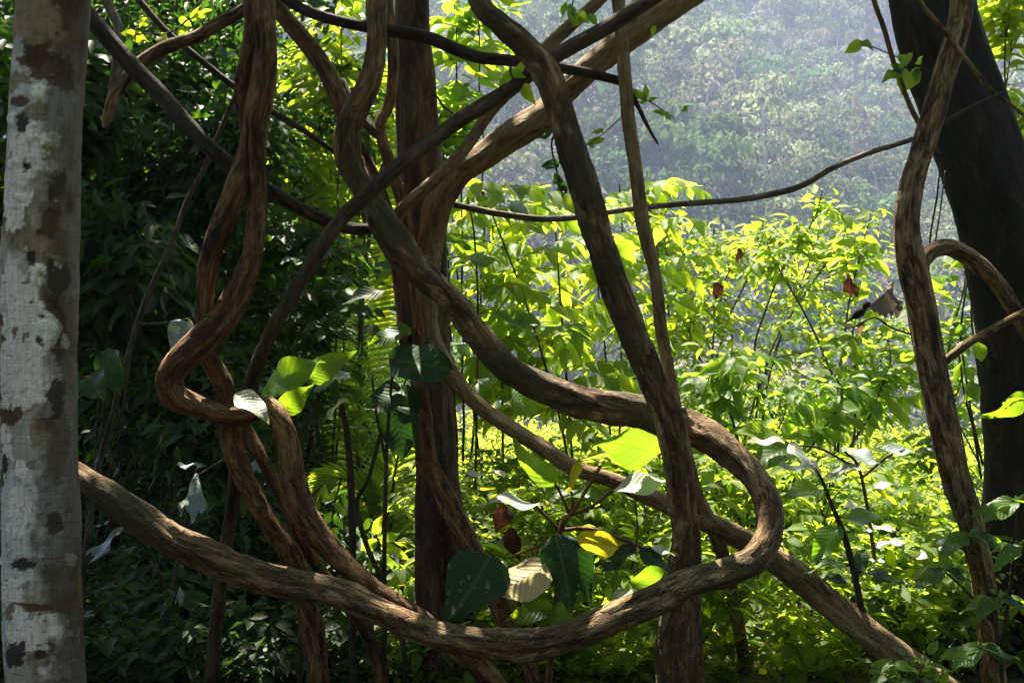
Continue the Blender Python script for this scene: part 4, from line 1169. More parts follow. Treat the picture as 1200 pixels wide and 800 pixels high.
pinnate('pinnate_sapling', 'sunlit sapling of drooping pinnate leaves behind the coil, dark thin leaning stem', gp(.35, 6.2),
        [([(560, 210, 5.9, 3), (590, 285, 5.9, 3.5), (618, 360, 5.9, 4), (648, 460, 5.9, 5), (664, 530, 5.9, 5), (675, 620, 5.9, 6), (690, 800, 6.0, 8), (694, 840, 6.0, 9)], 16, .66),
         ([(650, 250, 6.5, 3), (655, 330, 6.5, 4), (662, 420, 6.4, 5), (672, 560, 6.3, 6), (684, 760, 6.2, 7), (688, 800, 6.2, 8)], 18, .6)],
        L_SUN, B_TWIG, .165, 201)
pinnate('pinnate_sapling', 'taller bright pinnate sapling right of the slanting liana, below the hillside', gp(1.35, 8.0),
        [([(726, 215, 7.6, 3), (730, 300, 7.6, 4), (728, 420, 7.6, 4), (724, 600, 7.7, 6), (722, 690, 7.8, 7)], 18, .75),
         ([(690, 230, 7.2, 3), (700, 330, 7.2, 3), (712, 450, 7.3, 4), (722, 690, 7.8, 6)], 16, .75)],
        L_SUN, B_GREEN, .175, 202, npairs=6)
pinnate('pinnate_sapling', 'dark shaded sapling with jagged fishtail leaflets beside the central trunk', gp(-.12, 5.3),
        [([(548, 232, 5.2, 3), (556, 280, 5.2, 4), (560, 380, 5.2, 4), (556, 600, 5.2, 5), (552, 745, 5.2, 6)], 6, .36)],
        L_MID, B_TWIG, .20, 203, npairs=2, style='fishtail', droop=.3)

# ---- sunlit shrubs right of the centre
SHR = [
    ('leafy sunlit shrub filling the gap right of the slanting liana', (885, 720, 7.6), [((850, 330, 7.6), (.62, .5, .42)), ((945, 320, 7.8), (.55, .5, .40)), ((810, 400, 7.4), (.45, .4, .4)), ((905, 420, 7.6), (.6, .5, .45)), ((985, 285, 7.9), (.35, .3, .28))], 170, 6, .10, L_SUN, 211),
    ('shrub whose top sprays stand against the hillside left of the speckled liana', (980, 740, 6.8), [((958, 248, 6.8), (.34, .3, .22)), ((1012, 285, 6.9), (.3, .3, .34)), ((905, 300, 6.9), (.36, .3, .2)), ((1000, 390, 6.6), (.32, .35, .3))], 80, 6, .12, L_SUNY, 212),
    ('lower sunlit shrub with darker shaded leaves above the loop end of the coil', (880, 760, 6.0), [((850, 440, 6.0), (.34, .3, .26)), ((920, 480, 6.1), (.4, .35, .26)), ((985, 470, 6.2), (.34, .3, .3)), ((1040, 440, 6.4), (.22, .3, .34))], 70, 6, .15, L_SUNG, 213),
    ('sparse bright shrub behind the speckled liana and the leaning tree', (1120, 760, 6.4), [((1130, 330, 6.4), (.2, .3, .34)), ((1125, 440, 6.4), (.22, .3, .3)), ((1100, 540, 6.2), (.3, .3, .3))], 50, 6, .12, L_SUNG, 214),
    ('low thicket shrub glowing yellow green under the right end of the coil', (960, 790, 5.6), [((930, 560, 5.6), (.45, .4, .22)), ((1010, 590, 5.7), (.45, .4, .25)), ((960, 650, 5.4), (.5, .4, .22)), ((1060, 620, 5.6), (.35, .4, .26))], 150, 7, .095, L_SUNY, 215),
    ('small leaved bush low between the slanting liana and the loop', (860, 800, 5.4), [((850, 560, 5.6), (.25, .3, .25)), ((870, 730, 5.2), (.32, .3, .25)), ((930, 760, 5.0), (.35, .3, .2))], 100, 7, .09, L_SUN, 216),
    ('yellow green bush seen through the middle of the coil', (640, 800, 7.2), [((620, 560, 7.4), (.5, .5, .3)), ((700, 600, 7.2), (.5, .4, .3)), ((590, 640, 7.0), (.35, .4, .3)), ((680, 700, 6.8), (.5, .4, .3))], 130, 7, .10, L_SUNY, 217),
    ('bright feathery bush left of the central trunk in a gap of the dark foliage', (440, 800, 7.4), [((440, 560, 7.4), (.35, .4, .45)), ((420, 470, 7.6), (.3, .4, .4)), ((455, 660, 7.2), (.3, .4, .35)), ((405, 620, 7.8), (.3, .4, .4))], 110, 8, .11, L_SUNG, 218),
]
for label, b, lob, ntw, per, L, mat, sd_ in SHR:
    plant('shrub', label, 'shrub', gp(P(*b).x, b[2]), [(W(*c), r) for c, r in lob], ntw, per, L, 'ovate', mat, B_GREEN, sd_, nparts=240, twl=.3)

pinnate('pinnate_sapling', 'sunlit pinnate sapling close behind the central trunk, deeper green', gp(-.1, 6.8),
        [([(575, 225, 6.7, 3), (580, 320, 6.7, 4), (588, 440, 6.7, 5), (590, 680, 6.8, 6), (590, 770, 6.8, 7)], 22, .5), ([(530, 250, 6.9, 3), (540, 360, 6.9, 4), (570, 600, 6.8, 5), (590, 740, 6.8, 6)], 16, .5)],
        L_SUN, B_GREEN, .155, 204)
plant('shrub', 'light airy shrub rising between the slim pale stem and the sunlit shrub', 'shrub', gp(P(790, 800, 8.6).x, 8.6), [(W(780, 290, 8.6), (.5, .4, .4)), (W(835, 285, 8.4), (.45, .4, .3)), (W(760, 240, 8.6), (.25, .3, .3)), (W(800, 360, 8.4), (.5, .4, .4)), (W(890, 290, 8.2), (.4, .4, .25))],
      150, 6, .125, 'ovate', L_SUN, B_GREEN, 231, nparts=240, twl=.3)
plant('shrub', 'airy yellowish shrub behind the right part of the sunlit shrub, under the grey dead leaf', 'shrub', gp(P(1000, 800, 8.8).x, 8.8), [(W(960, 350, 8.8), (.6, .4, .4)), (W(1040, 400, 8.8), (.5, .4, .5)), (W(900, 470, 8.6), (.6, .4, .35)), (W(1000, 480, 8.6), (.6, .4, .35)), (W(800, 470, 8.6), (.5, .4, .35))],
      170, 6, .115, 'ovate', L_SUNY, B_GREEN, 232, nparts=240, twl=.3)

# ---- bright leafy sprays high up, between the trunks
TOP = [
    ('tall bright understory tree leaves behind the top of the central trunk', (545, 830, 6.4), [((535, 60, 6.4), (.35, .4, .42)), ((560, 20, 6.6), (.3, .4, .3)), ((520, 150, 6.2), (.2, .3, .22))], 60, 6, .17, L_SUNG, 221),
    ('bright palm green tall shrub behind the curved brown liana at the top', (390, 830, 7.4), [((400, 30, 7.4), (.5, .5, .4)), ((370, 110, 7.4), (.5, .5, .4)), ((430, 130, 7.6), (.4, .4, .45)), ((360, 200, 7.6), (.5, .5, .4)), ((400, 250, 7.4), (.4, .4, .3))], 150, 7, .15, L_SUN, 222),
    ('bright leaves of a tall shrub behind the leaning dark tree at the right edge', (1190, 830, 5.8), [((1186, 60, 5.8), (.22, .4, .4)), ((1195, 150, 5.8), (.2, .4, .3)), ((1180, -30, 5.8), (.3, .4, .3))], 60, 7, .13, L_SUN, 223),
]
for label, b, lob, ntw, per, L, mat, sd_ in TOP:
    plant('tall_shrub', label, 'shrub', gp(P(*b).x, b[2]), [(W(*c), r) for c, r in lob], ntw, per, L, 'ovate', mat, B_TWIG, sd_, nparts=200, twl=.35, stem_r=.009)

# ---- dark understory on the left
rnd = random.Random(77)
DK = []
for k in range(20):
    d = 5.2 + 4.2 * (k / 19)
    pxx = 90 + (k * 97) % 270
    DK.append((pxx, d))
DLAB = ['dark mid height sapling in deep shade', 'dark tall shrub with small glossy leaves', 'dark low bush near the ground', 'high dark shrub leaves']
for k, (pxx, d) in enumerate(DK):
    kind_ = k % 4
    rr = random.Random(300 + k)
    lob = []
    for q in range(5):
        yy = {0: rr.uniform(100, 420), 1: rr.uniform(40, 500), 2: rr.uniform(520, 780), 3: rr.uniform(-40, 330)}[kind_]
        lob.append((W(pxx + rr.uniform(-75, 75), yy, d + rr.uniform(-.3, .3)), (rr.uniform(.35, .55), .35, rr.uniform(.3, .5))))
    b = gp(P(pxx, 500, d).x, d)
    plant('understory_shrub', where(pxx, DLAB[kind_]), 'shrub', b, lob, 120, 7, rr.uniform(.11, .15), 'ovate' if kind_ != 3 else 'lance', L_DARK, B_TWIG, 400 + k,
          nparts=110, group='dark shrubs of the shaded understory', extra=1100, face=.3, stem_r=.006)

# dense shade deeper in on the left: tall forest trees whose crowns reach to the ground vegetation
for k, (pxx, d) in enumerate(((60, 9.5), (190, 10.4), (300, 9.9), (110, 12.5), (250, 12.8), (-60, 8.6), (350, 11.4), (20, 13.5), (180, 14.5), (320, 14.0), (130, 8.8), (250, 9.2))):
    x = P(pxx, 400, d).x
    b = gp(x, d)
    t = root('forest_tree', b, where(pxx, 'slender shaded forest tree'), 'tree', 'shaded forest trees')
    tp = b + Vector((rnd.uniform(-.4, .4), 0, 7.5))
    link('trunk', tubes_mesh('trunk', [tube_arrays([(*b, .1), (*(b * .5 + tp * .5), .08), (*tp, .05)], 10, .15, lump=.1, seed=k)], B_DARK), t)
    lob = [((x + rnd.uniform(-1, 1), d + rnd.uniform(-.8, .8), b.z + z), (1.0, .8, .8)) for z in (.2, .8, 1.4, 2.0, 2.7, 3.4, 4.4, 5.4, 6.4)]
    if pxx < 240: lob += [((x + rnd.uniform(-1.6, 1.0), d - 1.5 + rnd.uniform(-1.5, .8), b.z + z), (1.3, 1.2, .7)) for z in (6.4, 7.4, 8.2)]
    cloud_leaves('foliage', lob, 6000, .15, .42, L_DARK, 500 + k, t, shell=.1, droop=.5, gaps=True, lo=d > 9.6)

# ---- trees around and behind the viewer, whose crowns shade the near part of the forest
for k, (x, y, r) in enumerate(((3.4, .2, .14), (-2.5, -4.5, .15), (2.6, -5.0, .13), (0.2, -8.5, .16), (6.2, 4.8, .15), (-6.5, 5.5, .14), (7.2, -2.5, .14))):
    b = gp(x, y)
    t = root('shade_tree', b, 'tall forest tree standing around the viewer, its crown shading the lianas', 'tree', 'shade trees around the viewer')
    tp = b + Vector((.2, .2, 6.2))
    link('trunk', tubes_mesh('trunk', [tube_arrays([(*b, r), (*(b * .5 + tp * .5), r * .8), (*tp, r * .6)], 12, .12, lump=.12, seed=k)], B_DARK), t)
    rr = random.Random(k + 9)
    lob = [((x + rr.uniform(-2, 2), y + rr.uniform(-1.8, 2.2), 6.6 + rr.uniform(0, 1.6)), (1.7, 1.7, .9)) for _ in range(5)]
    limbs(t, tp, lob, r * .5, B_DARK)
    crown(t, lob, 6000, .22, L_MID, 700 + k)

for k, (x, y) in enumerate(((-4.6, 2.0), (-3.9, 3.5), (-5.6, .6))):  # bushy trees added out of view to block sky light from the left forest
    b = gp(x, y)
    t = root('forest_tree', b, ('unseen bushy tree added beyond the left edge to shade the left forest', 'second unseen bushy tree added for shade beyond the left edge, further on', 'third unseen bushy tree added for shade beyond the left edge, nearer the viewer')[k], 'tree')
    tp = b + Vector((0, 0, 5.5))
    link('trunk', tubes_mesh('trunk', [tube_arrays([(*b, .09), (*(b * .5 + tp * .5), .07), (*tp, .04)], 8, .3, lump=.1, seed=k)], B_DARK), t)
    cloud_leaves('foliage', [((x + rnd.uniform(-.3, .2), y + rnd.uniform(-.3, .3), b.z + z), (.9, .8, .6)) for z in (.5, 1.3, 2.1, 2.9, 3.8, 4.8, 5.6)], 4200, .18, .5, L_DARK, 980 + k, t, shell=.1, droop=.4, lo=True)

# ---- forest closing in behind the viewer
for k in range(16):
    a = -PI * (k + .5) / 16
    x, y = 9.5 * math.cos(a), -.5 + 7.5 * math.sin(a)
    if -9 < x < -4 and y < -1.5: continue
    b = gp(x, y)
    t = root('forest_tree', b, 'leafy forest tree closing the clearing behind the viewer', 'tree', 'forest trees behind the viewer')
    tp = b + Vector((0, 0, 7))
    link('trunk', tubes_mesh('trunk', [tube_arrays([(*b, .12), (*(b * .5 + tp * .5), .1), (*tp, .05)], 8, .3, lump=.1, seed=k)], B_DARK), t)
    lob = [((x + rnd.uniform(-.8, .8), y + rnd.uniform(-.6, .6), b.z + z), (1.5, 1.0, .9)) for z in (1.2, 2.6, 4.0, 5.4, 6.8, 8.0)]
    cloud_leaves('foliage', lob, 4200, .3, .5, L_DARK, 900 + k, t, shell=.1, droop=.4, lo=True)

# ---- low plants of the forest floor
rng = np.random.default_rng(8)
n = 9500
cy = 4.15 + 8.4 * rng.random(n) ** 1.6
cx = (rng.random(n) * 1.25 - .62) * (cy + 1)
hh = rng.random(n) ** 1.5 * np.where(cx / cy > .0, .75, .4) * np.clip((cy - 3.4) / 1.4, .6, 1)
for nm, mk, mat, lab in (('ground_cover', cx > -.12 * cy, L_SUN, 'low leafy ground cover catching the light on the right'), ('shaded_ground_cover', cx <= -.12 * cy, L_DARK, 'dark low ground cover in the shade on the left')):  # bright leaf colour on the lit side, shade-darkened leaf colour on the other
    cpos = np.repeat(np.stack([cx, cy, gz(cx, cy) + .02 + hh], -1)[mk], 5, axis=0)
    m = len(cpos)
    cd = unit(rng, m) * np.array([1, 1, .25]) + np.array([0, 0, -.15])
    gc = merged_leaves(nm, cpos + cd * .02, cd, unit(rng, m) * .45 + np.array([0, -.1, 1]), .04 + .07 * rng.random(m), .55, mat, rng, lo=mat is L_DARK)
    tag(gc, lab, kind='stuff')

# ---- low understory plants with leaves held flat, between the viewer and the sunlit thicket
ULAB = ['low plant with broad flat leaves', 'leggy seedling with bright flat leaves', 'small narrow leaved seedling']
for k in range(34):
    d = 4.3 + 3.2 * (k / 33)
    pxx = 640 + (k * 173) % 560
    x = P(pxx, 400, d).x
    b = gp(x, d)
    yb = pix(b)[1]
    rr = random.Random(k + 50)
    ytop = rr.uniform(535, 720)
    lob = [(W(pxx + rr.uniform(-30, 30), ytop + rr.uniform(0, 40), d), (.16, .14, .08)), (W(pxx + rr.uniform(-40, 40), (ytop + yb) * .5, d + rr.uniform(-.2, .2)), (.2, .16, .12))]
    kd = k % 3
    plant('understory_plant', where(pxx, ULAB[kd]), 'plant', b, lob, 14 if kd < 2 else 30, 4, (.17, .14, .09)[kd], ('ovate', 'ovate', 'lance')[kd], (L_MID, L_SUN, L_MID)[kd], B_TWIG, 1500 + k,
          nparts=80, group='low plants of the bright thicket', stem_r=.006, droop=.15, twl=.2, face=.1)
for k in range(16):
    d = 5.0 + 4.0 * (k / 15)
    pxx = 540 + (k * 211) % 620
    x = P(pxx, 400, d).x
    rr = random.Random(k + 90)
    lob = [(W(pxx + rr.uniform(-50, 50), rr.uniform(545, 730), d + rr.uniform(-.3, .3)), (.32, .3, .2)) for _ in range(4)]
    plant('thicket_bush', where(pxx, 'small leaved bright thicket bush'), 'bush', gp(x, d), lob, 90, 8, .07, 'ovate', (L_SUN, L_SUNY, L_SUNG)[k % 3], B_GREEN, 1600 + k,
          nparts=60, group='bushes of the bright thicket', stem_r=.006, droop=.3, twl=.25)

# ---- dark seedling stem standing in the thicket on the right
t = root('sapling', gp(P(1028, 860, 4.0).x, 4.0), 'thin dark upright sapling with flat dark leaves right of the loop', 'sapling')
stem_part(t, [[(955, 548, 4.0, 3), (965, 566, 4.0, 4), (975, 592, 4.0, 5), (987, 620, 4.0, 7), (996, 650, 4.0, 8), (1003, 680, 4.0, 8), (1016, 746, 4.0, 9), (1026, 800, 4.0, 10), (1032, 850, 4.0, 11)]], B_TWIG)
for k, (bs, tp, mt, st_, wd, nm) in enumerate((((968, 575, 4.0), (918, 577, 3.92), L_BIG, 'ovate', .5, (0, -.45, .9)), ((985, 610, 4.0), (1040, 600, 3.9), L_BIG, 'ovate', .6, (.1, -.35, .9)),
        ((983, 615, 4.0), (955, 660, 3.9), L_BIG, 'ovate', .5, (-.3, -.9, .3)), ((997, 660, 4.0), (940, 662, 3.9), L_BIGD, 'lance', .22, (0, -.15, 1)), ((1000, 672, 4.0), (1055, 676, 3.9), L_BIGD, 'ovate', .4, (0, -.25, 1)),
        ((999, 668, 4.0), (1018, 640, 4.1), L_BIGD, 'ovate', .5, (.4, -.8, .4)), ((1000, 680, 4.0), (934, 678, 4.1), L_BIGD, 'lance', .25, (0, -.2, 1)), ((960, 555, 4.0), (915, 536, 3.9), L_GLARE, 'lance', .3, (.1, -.4, 1)))):
    big_leaf(t, bs, tp, mt, st_, wd, nm, seed=k)

# ================================================================== broad leaves near the viewer, traced
# ---- sapling under the wide loop
t = root('broad_leaved_sapling', gp(P(650, 880, 3.75).x, 3.75), 'forking sapling with big mixed leaves above the bottom sweep of the coil', 'sapling')
stem_part(t, [[(640, 850, 3.75, 8), (646, 760, 3.75, 8), (654, 680, 3.74, 7), (656, 622, 3.72, 7), (667, 604, 3.7, 6), (680, 585, 3.68, 5), (704, 546, 3.64, 4)],
              [(656, 621, 3.72, 5), (690, 619, 3.7, 5), (720, 628, 3.66, 5), (752, 641, 3.6, 4)], [(667, 604, 3.7, 4), (695, 592, 3.66, 4), (719, 574, 3.63, 4)],
              [(667, 602, 3.7, 4), (660, 585, 3.68, 4), (650, 564, 3.66, 3)], [(656, 622, 3.72, 4), (640, 605, 3.72, 4), (620, 585, 3.7, 3)],
              [(655, 630, 3.72, 4), (630, 640, 3.72, 4), (603, 650, 3.7, 3)], [(668, 603, 3.7, 3.5), (672, 585, 3.7, 3), (668, 574, 3.68, 3)]], B_RED, 'stem')
BL = [((772, 532, 3.62), (690, 517, 3.5), L_BIG, 'heart', .56, (-.05, -.9, -.42), .05, .08, 'bright green backlit leaf tucked under the coil'),
      ((717, 574, 3.63), (787, 557, 3.58), L_GLARE, 'ovate', .52, (0, -.5, 1), .12, .15, 'pale leaf glaring white in the sun'),
      ((655, 566, 3.66), (598, 524, 3.6), L_BIG, 'ovate', .42, (-.2, -.9, -.3), .2, .2, None),
      ((664, 576, 3.68), (680, 536, 3.62), L_YEL, 'lance', .3, (.6, -.8, .2), .1, .3, 'small dull yellow leaf standing upright'),
      ((636, 592, 3.72), (566, 580, 3.6), L_GLARE, 'ovate', .42, (0, -.22, 1), .15, .1, 'flat leaf with a pale shining top'),
      ((592, 556, 3.7), (540, 551, 3.65), L_GLARE, 'lance', .25, (0, -.15, 1), .1, .1, None),
      ((640, 584, 3.75), (706, 576, 3.65), L_BIG, 'ovate', .42, (0, -.5, .9), .1, .15, None),
      ((677, 627, 3.7), (734, 646, 3.6), L_YEL, 'ovate', .56, (.1, -.9, -.4), .15, .15, 'golden yellow leaf on the right twig'),
      ((650, 624, 3.7), (664, 718, 3.6), L_BIGD, 'ovate', .52, (-.35, -1, .2), .12, .22, 'dark green leaf hanging straight down'),
      ((660, 626, 3.72), (696, 706, 3.66), L_BIGD, 'ovate', .5, (.35, -1, .25), .15, .22, None),
      ((640, 662, 3.66), (574, 692, 3.55), L_CREAM, 'heart', .68, (-.1, -.75, .75), .2, -.25, 'cream dry curling leaf lit by the sun'),
      ((574, 650, 3.66), (520, 726, 3.5), L_SPOT, 'heart', .8, (-.25, -1, .25), .08, .08, 'broad dark spotted leaf beside the cream one'),
      ((590, 657, 3.72), (556, 702, 3.64), L_GLARE, 'ovate', .6, (.2, -.7, .7), .1, .1, 'white sunlit leaf between the dark and the cream leaf'),
      ((648, 712, 3.72), (594, 724, 3.6), L_BIG, 'ovate', .42, (0, -.8, .6), .15, .2, None),
      ((640, 708, 3.75), (672, 736, 3.65), L_MID, 'ovate', .6, (.2, -.9, .4), .1, .2, None),
      ((745, 640, 3.62), (704, 668, 3.55), L_BIGD, 'ovate', .45, (0, -.35, 1), .1, .1, None),
      ((750, 641, 3.6), (790, 668, 3.5), L_BIGD, 'ovate', .5, (.1, -.5, .9), .1, .1, None),
      ((750, 640, 3.6), (794, 646, 3.5), L_GLARE, 'lance', .25, (0, -.25, 1), .1, .1, None),
      ((740, 688, 3.8), (782, 664, 3.7), L_BIG, 'ovate', .5, (.1, -.9, -.3), .1, .15, None),
      ((716, 700, 3.9), (746, 696, 3.8), L_GLARE, 'ovate', .6, (0, -.5, .9), .1, .1, None)]
for k, (bs, tp, mt, st_, wd, nm, cu, fo, lb) in enumerate(BL):
    big_leaf(t, bs, tp, mt, st_, wd, nm, cu, fo, quilt=.007, seed=k + 20, label=lb)

def hanging(name, label, cat, bs, tp, mt, style, wd, nm, seed, curl=.5, fold=.5, holes=.0, group=None, wav=.12):
    a, b = P(*bs), P(*tp)
    me = leaf_mesh(name, style, mt, 16, 6, curl, fold, wav, .02, seed, wd, holes)
    m = leaf_matrix(a, b - a, Vector(nm), (b - a).length)
    o = link(name, me, None, m)
    return tag(o, label, cat, group)

hanging('dead_leaf', 'red brown dead leaf caught above the cream leaf', 'dead leaf', (594, 592, 3.85), (584, 622, 3.8), L_DEAD, 'ovate', .75, (.3, -1, .1), 1)
hanging('dead_leaf', 'dark shrivelled dead leaf dangling under the red brown one', 'dead leaf', (599, 618, 3.85), (606, 654, 3.8), L_DEAD, 'ovate', .6, (-.4, -1, .2), 2, curl=.7, fold=.8)
hanging('dead_leaf', 'large grey brown crumpled leaf hanging against the speckled liana', 'dead leaf', (1046, 330, 3.88), (1046, 368, 3.84), L_DEADG, 'fishtail', .95, (.2, -1, .1), 3, curl=.3, fold=-.35, wav=.2)
hanging('dead_leaf', 'dark brown crumpled leaf hanging in the sunlit shrub left of the grey one', 'dead leaf', (992, 320, 6.3), (997, 349, 6.3), L_DEAD, 'fishtail', .75, (-.5, -1, .1), 4, curl=.5, fold=.8, wav=.25)
hanging('dead_leaf', 'small tan dead leaf hanging below the dark bird', 'dead leaf', (1008, 376, 5.9), (1011, 396, 5.9), L_DEADG, 'ovate', .5, (.4, -1, .1), 5)
hanging('dead_leaf', 'brown curled leaf in the shrub just left of the middle of the bright foliage', 'dead leaf', (866, 290, 6.8), (868, 308, 6.8), L_DEAD, 'ovate', .5, (.2, -1, .1), 6)
hanging('dead_leaf', 'dark dead leaf pair high in the sunlit shrub near the slanting liana', 'dead leaf', (838, 330, 6.6), (842, 352, 6.6), L_DEAD, 'ovate', .6, (.2, -1, .1), 7)

# ---- dark broad leaves left of the central trunk
t = root('broad_leaved_plant', gp(P(452, 880, 3.9).x, 3.9), 'plant with big dark leaves overlapping the left side of the central trunk', 'plant')
stem_part(t, [[(452, 870, 3.9, 6), (450, 700, 3.9, 6), (452, 560, 3.9, 5), (456, 480, 3.88, 4), (462, 420, 3.86, 3)], [(452, 540, 3.9, 4), (440, 480, 3.88, 3), (436, 440, 3.86, 3)]], B_TWIG)
for k, (bs, tp, mt, st_, wd, nm, cu, fo) in enumerate((((456, 420, 3.88), (524, 428, 3.7), L_BIGD, 'round', .58, (0, -.9, .5), .1, .1), ((482, 386, 4.0), (432, 398, 3.9), L_BIG, 'ovate', .5, (0, -.75, .7), .15, .15),
        ((470, 455, 3.9), (426, 478, 3.8), L_BIGD, 'heart', .72, (-.2, -.9, .5), .1, .1), ((462, 478, 3.92), (472, 540, 3.86), L_BIGD, 'heart', .75, (-.1, -1, .15), .1, .15),
        ((452, 340, 4.1), (396, 350, 4.0), L_BIGD, 'ovate', .38, (0, -.6, .8), .2, .1), ((478, 450, 4.0), (482, 495, 3.95), L_BIGD, 'ovate', .6, (.2, -1, .2), .1, .1))):
    big_leaf(t, bs, tp, mt, st_, wd, nm, cu, fo, seed=k + 60)

# ---- ribbed leaves by the pale hook
t = root('broad_leaved_plant', gp(P(345, 880, 4.0).x, 4.0), 'plant with ribbed green leaves fanning out above the pale hook', 'plant')
stem_part(t, [[(350, 870, 4.0, 6), (352, 700, 4.0, 6), (350, 560, 3.98, 5), (345, 480, 3.95, 4)], [(348, 520, 3.97, 3), (372, 470, 3.95, 3), (385, 440, 3.92, 3)]], B_TWIG)
for k, (bs, tp, mt, st_, wd, nm, cu, fo) in enumerate((((308, 465, 3.9), (368, 418, 3.75), L_BIG, 'ovate', .5, (-.35, -.9, .38), .15, .2), ((358, 445, 3.9), (410, 412, 3.8), L_MID, 'ovate', .46, (-.2, -.9, .1), .15, .15),
        ((330, 482, 3.92), (364, 452, 3.8), L_BIG, 'ovate', .46, (-.2, -.9, .0), .1, .2), ((410, 436, 3.9), (366, 452, 3.8), L_SHEEN, 'ovate', .45, (0, -.4, 1), .15, .1),
        ((384, 490, 3.9), (402, 464, 3.85), L_GLARE, 'ovate', .45, (-.3, -.6, .8), .1, .2), ((276, 462, 3.42), (316, 486, 3.36), L_GLARE, 'ovate', .6, (.3, -.6, .75), .2, .25))):
    big_leaf(t, bs, tp, mt, st_, wd, nm, cu, fo, seed=k + 70, label='half shaded leaf with a white sunlit upper edge' if k == 5 else None)

# ---- shaded climber by the pale trunk
t = root('climbing_plant', P(140, 474, 4.25), 'climber with large dark leaves on the thin leaning pole', 'plant')
stem_part(t, [[(141, 455, 4.25, 4), (125, 443, 4.2, 3), (110, 440, 4.15, 3), (95, 443, 4.1, 2)], [(139, 462, 4.25, 4), (122, 424, 4.2, 3), (112, 410, 4.15, 3), (100, 411, 4.1, 2)],
              [(168, 380, 4.25, 3), (195, 378, 4.2, 3), (220, 374, 4.15, 3), (228, 388, 4.1, 3)]], B_TWIG)
for k, (bs, tp, mt, st_, wd, nm) in enumerate((((126, 408, 4.2), (136, 462, 4.1), L_BIGD, 'ovate', .6, (-.2, -1, .2)), ((104, 440, 4.1), (118, 466, 4.0), L_BIGD, 'heart', .8, (.1, -1, .2)),
        ((218, 376, 4.1), (200, 414, 4.05), L_SHEEN, 'heart', .7, (.3, -.6, .7)), ((222, 378, 4.15), (196, 402, 4.2), L_BIG, 'ovate', .4, (-.5, -.8, .3)))):
    big_leaf(t, bs, tp, mt, st_, wd, nm, seed=k + 80)

# ---- fishtail palm leaflets catching light in the dark on the left
t = root('fishtail_palm', gp(P(225, 860, 4.4).x, 4.4), 'young fishtail palm with grey shining torn leaflets below the hairpin', 'palm')
stem_part(t, [[(170, 900, 4.4, 7), (190, 760, 4.4, 6), (212, 640, 4.4, 5), (228, 560, 4.35, 4), (236, 545, 4.3, 3)], [(200, 700, 4.4, 4), (170, 640, 4.35, 4), (140, 620, 4.2, 3)], [(228, 560, 4.35, 3), (270, 535, 4.3, 3), (310, 528, 4.25, 3)],
              [(196, 735, 4.4, 3), (205, 700, 4.35, 3), (210, 685, 4.3, 2)]], B_TWIG)
for k, (bs, tp, mt, wd, nm) in enumerate((((230, 554, 4.3), (222, 608, 4.2), L_SHEEN, .62, (-.1, -.8, .7)), ((144, 616, 4.2), (104, 654, 4.1), L_SHEEN, .5, (-.1, -.6, .9)), ((308, 528, 4.25), (302, 552, 4.2), L_SHEEN, .9, (.1, -.8, .6)),
        ((240, 545, 4.3), (206, 543, 4.2), L_SHEEN, .3, (0, -.3, 1)), ((210, 686, 4.3), (211, 706, 4.25), L_SHEEN, .55, (.1, -.9, .3)), ((110, 618, 4.2), (128, 610, 4.2), L_SHEEN, .3, (0, -.4, 1)),
        ((190, 700, 4.35), (150, 712, 4.3), L_BIGD, .4, (0, -.6, .8)), ((196, 690, 4.35), (240, 706, 4.3), L_BIGD, .5, (0, -.6, .8)))):
    big_leaf(t, bs, tp, mt, 'fishtail', wd, nm, .1, .2, seed=k + 90)

# ---- arching strap and palm leaves
def frond_plant(name, label, base, fronds, mat, seed, lw=.2, ll=.22, gap=.03, group=None):
    """fronds: pixel-traced midribs; leaflets along both sides"""
    t = root(name, base, label, 'palm', group)
    rr = np.random.default_rng(seed)
    for k, f in enumerate(fronds):
        tr = traced(f)
        q = spline(tr, gap)[:, :3]
        fr = link('frond', tubes_mesh('frond', [tube_arrays(tr, 5, .04, seed=k)], B_GREEN), t)
        ps, ds, ns = [], [], []
        n_ = len(q)
        for i in range(int(n_ * .12), n_):
            tg = Vector(q[min(i + 1, n_ - 1)] - q[max(i - 1, 0)]).normalized()
            sd2 = tg.cross(Vector((0, -.35, 1))).normalized()
            u = i / n_
            for s in (1, -1):
                ps.append(tuple(q[i])); ds.append(tuple(tg * (.5 + .5 * u) + sd2 * s * (1.1 - .5 * u) + Vector((0, 0, -.35)))); ns.append((rr.normal(0, .2), -.6, .8))
        merged_leaves('leaflets', ps, ds, ns, np.array([ll * (.6 + .5 * math.sin(PI * (j // 2) / (len(ps) / 2))) for j in range(len(ps))]), lw, mat, rr, fr)
    return t


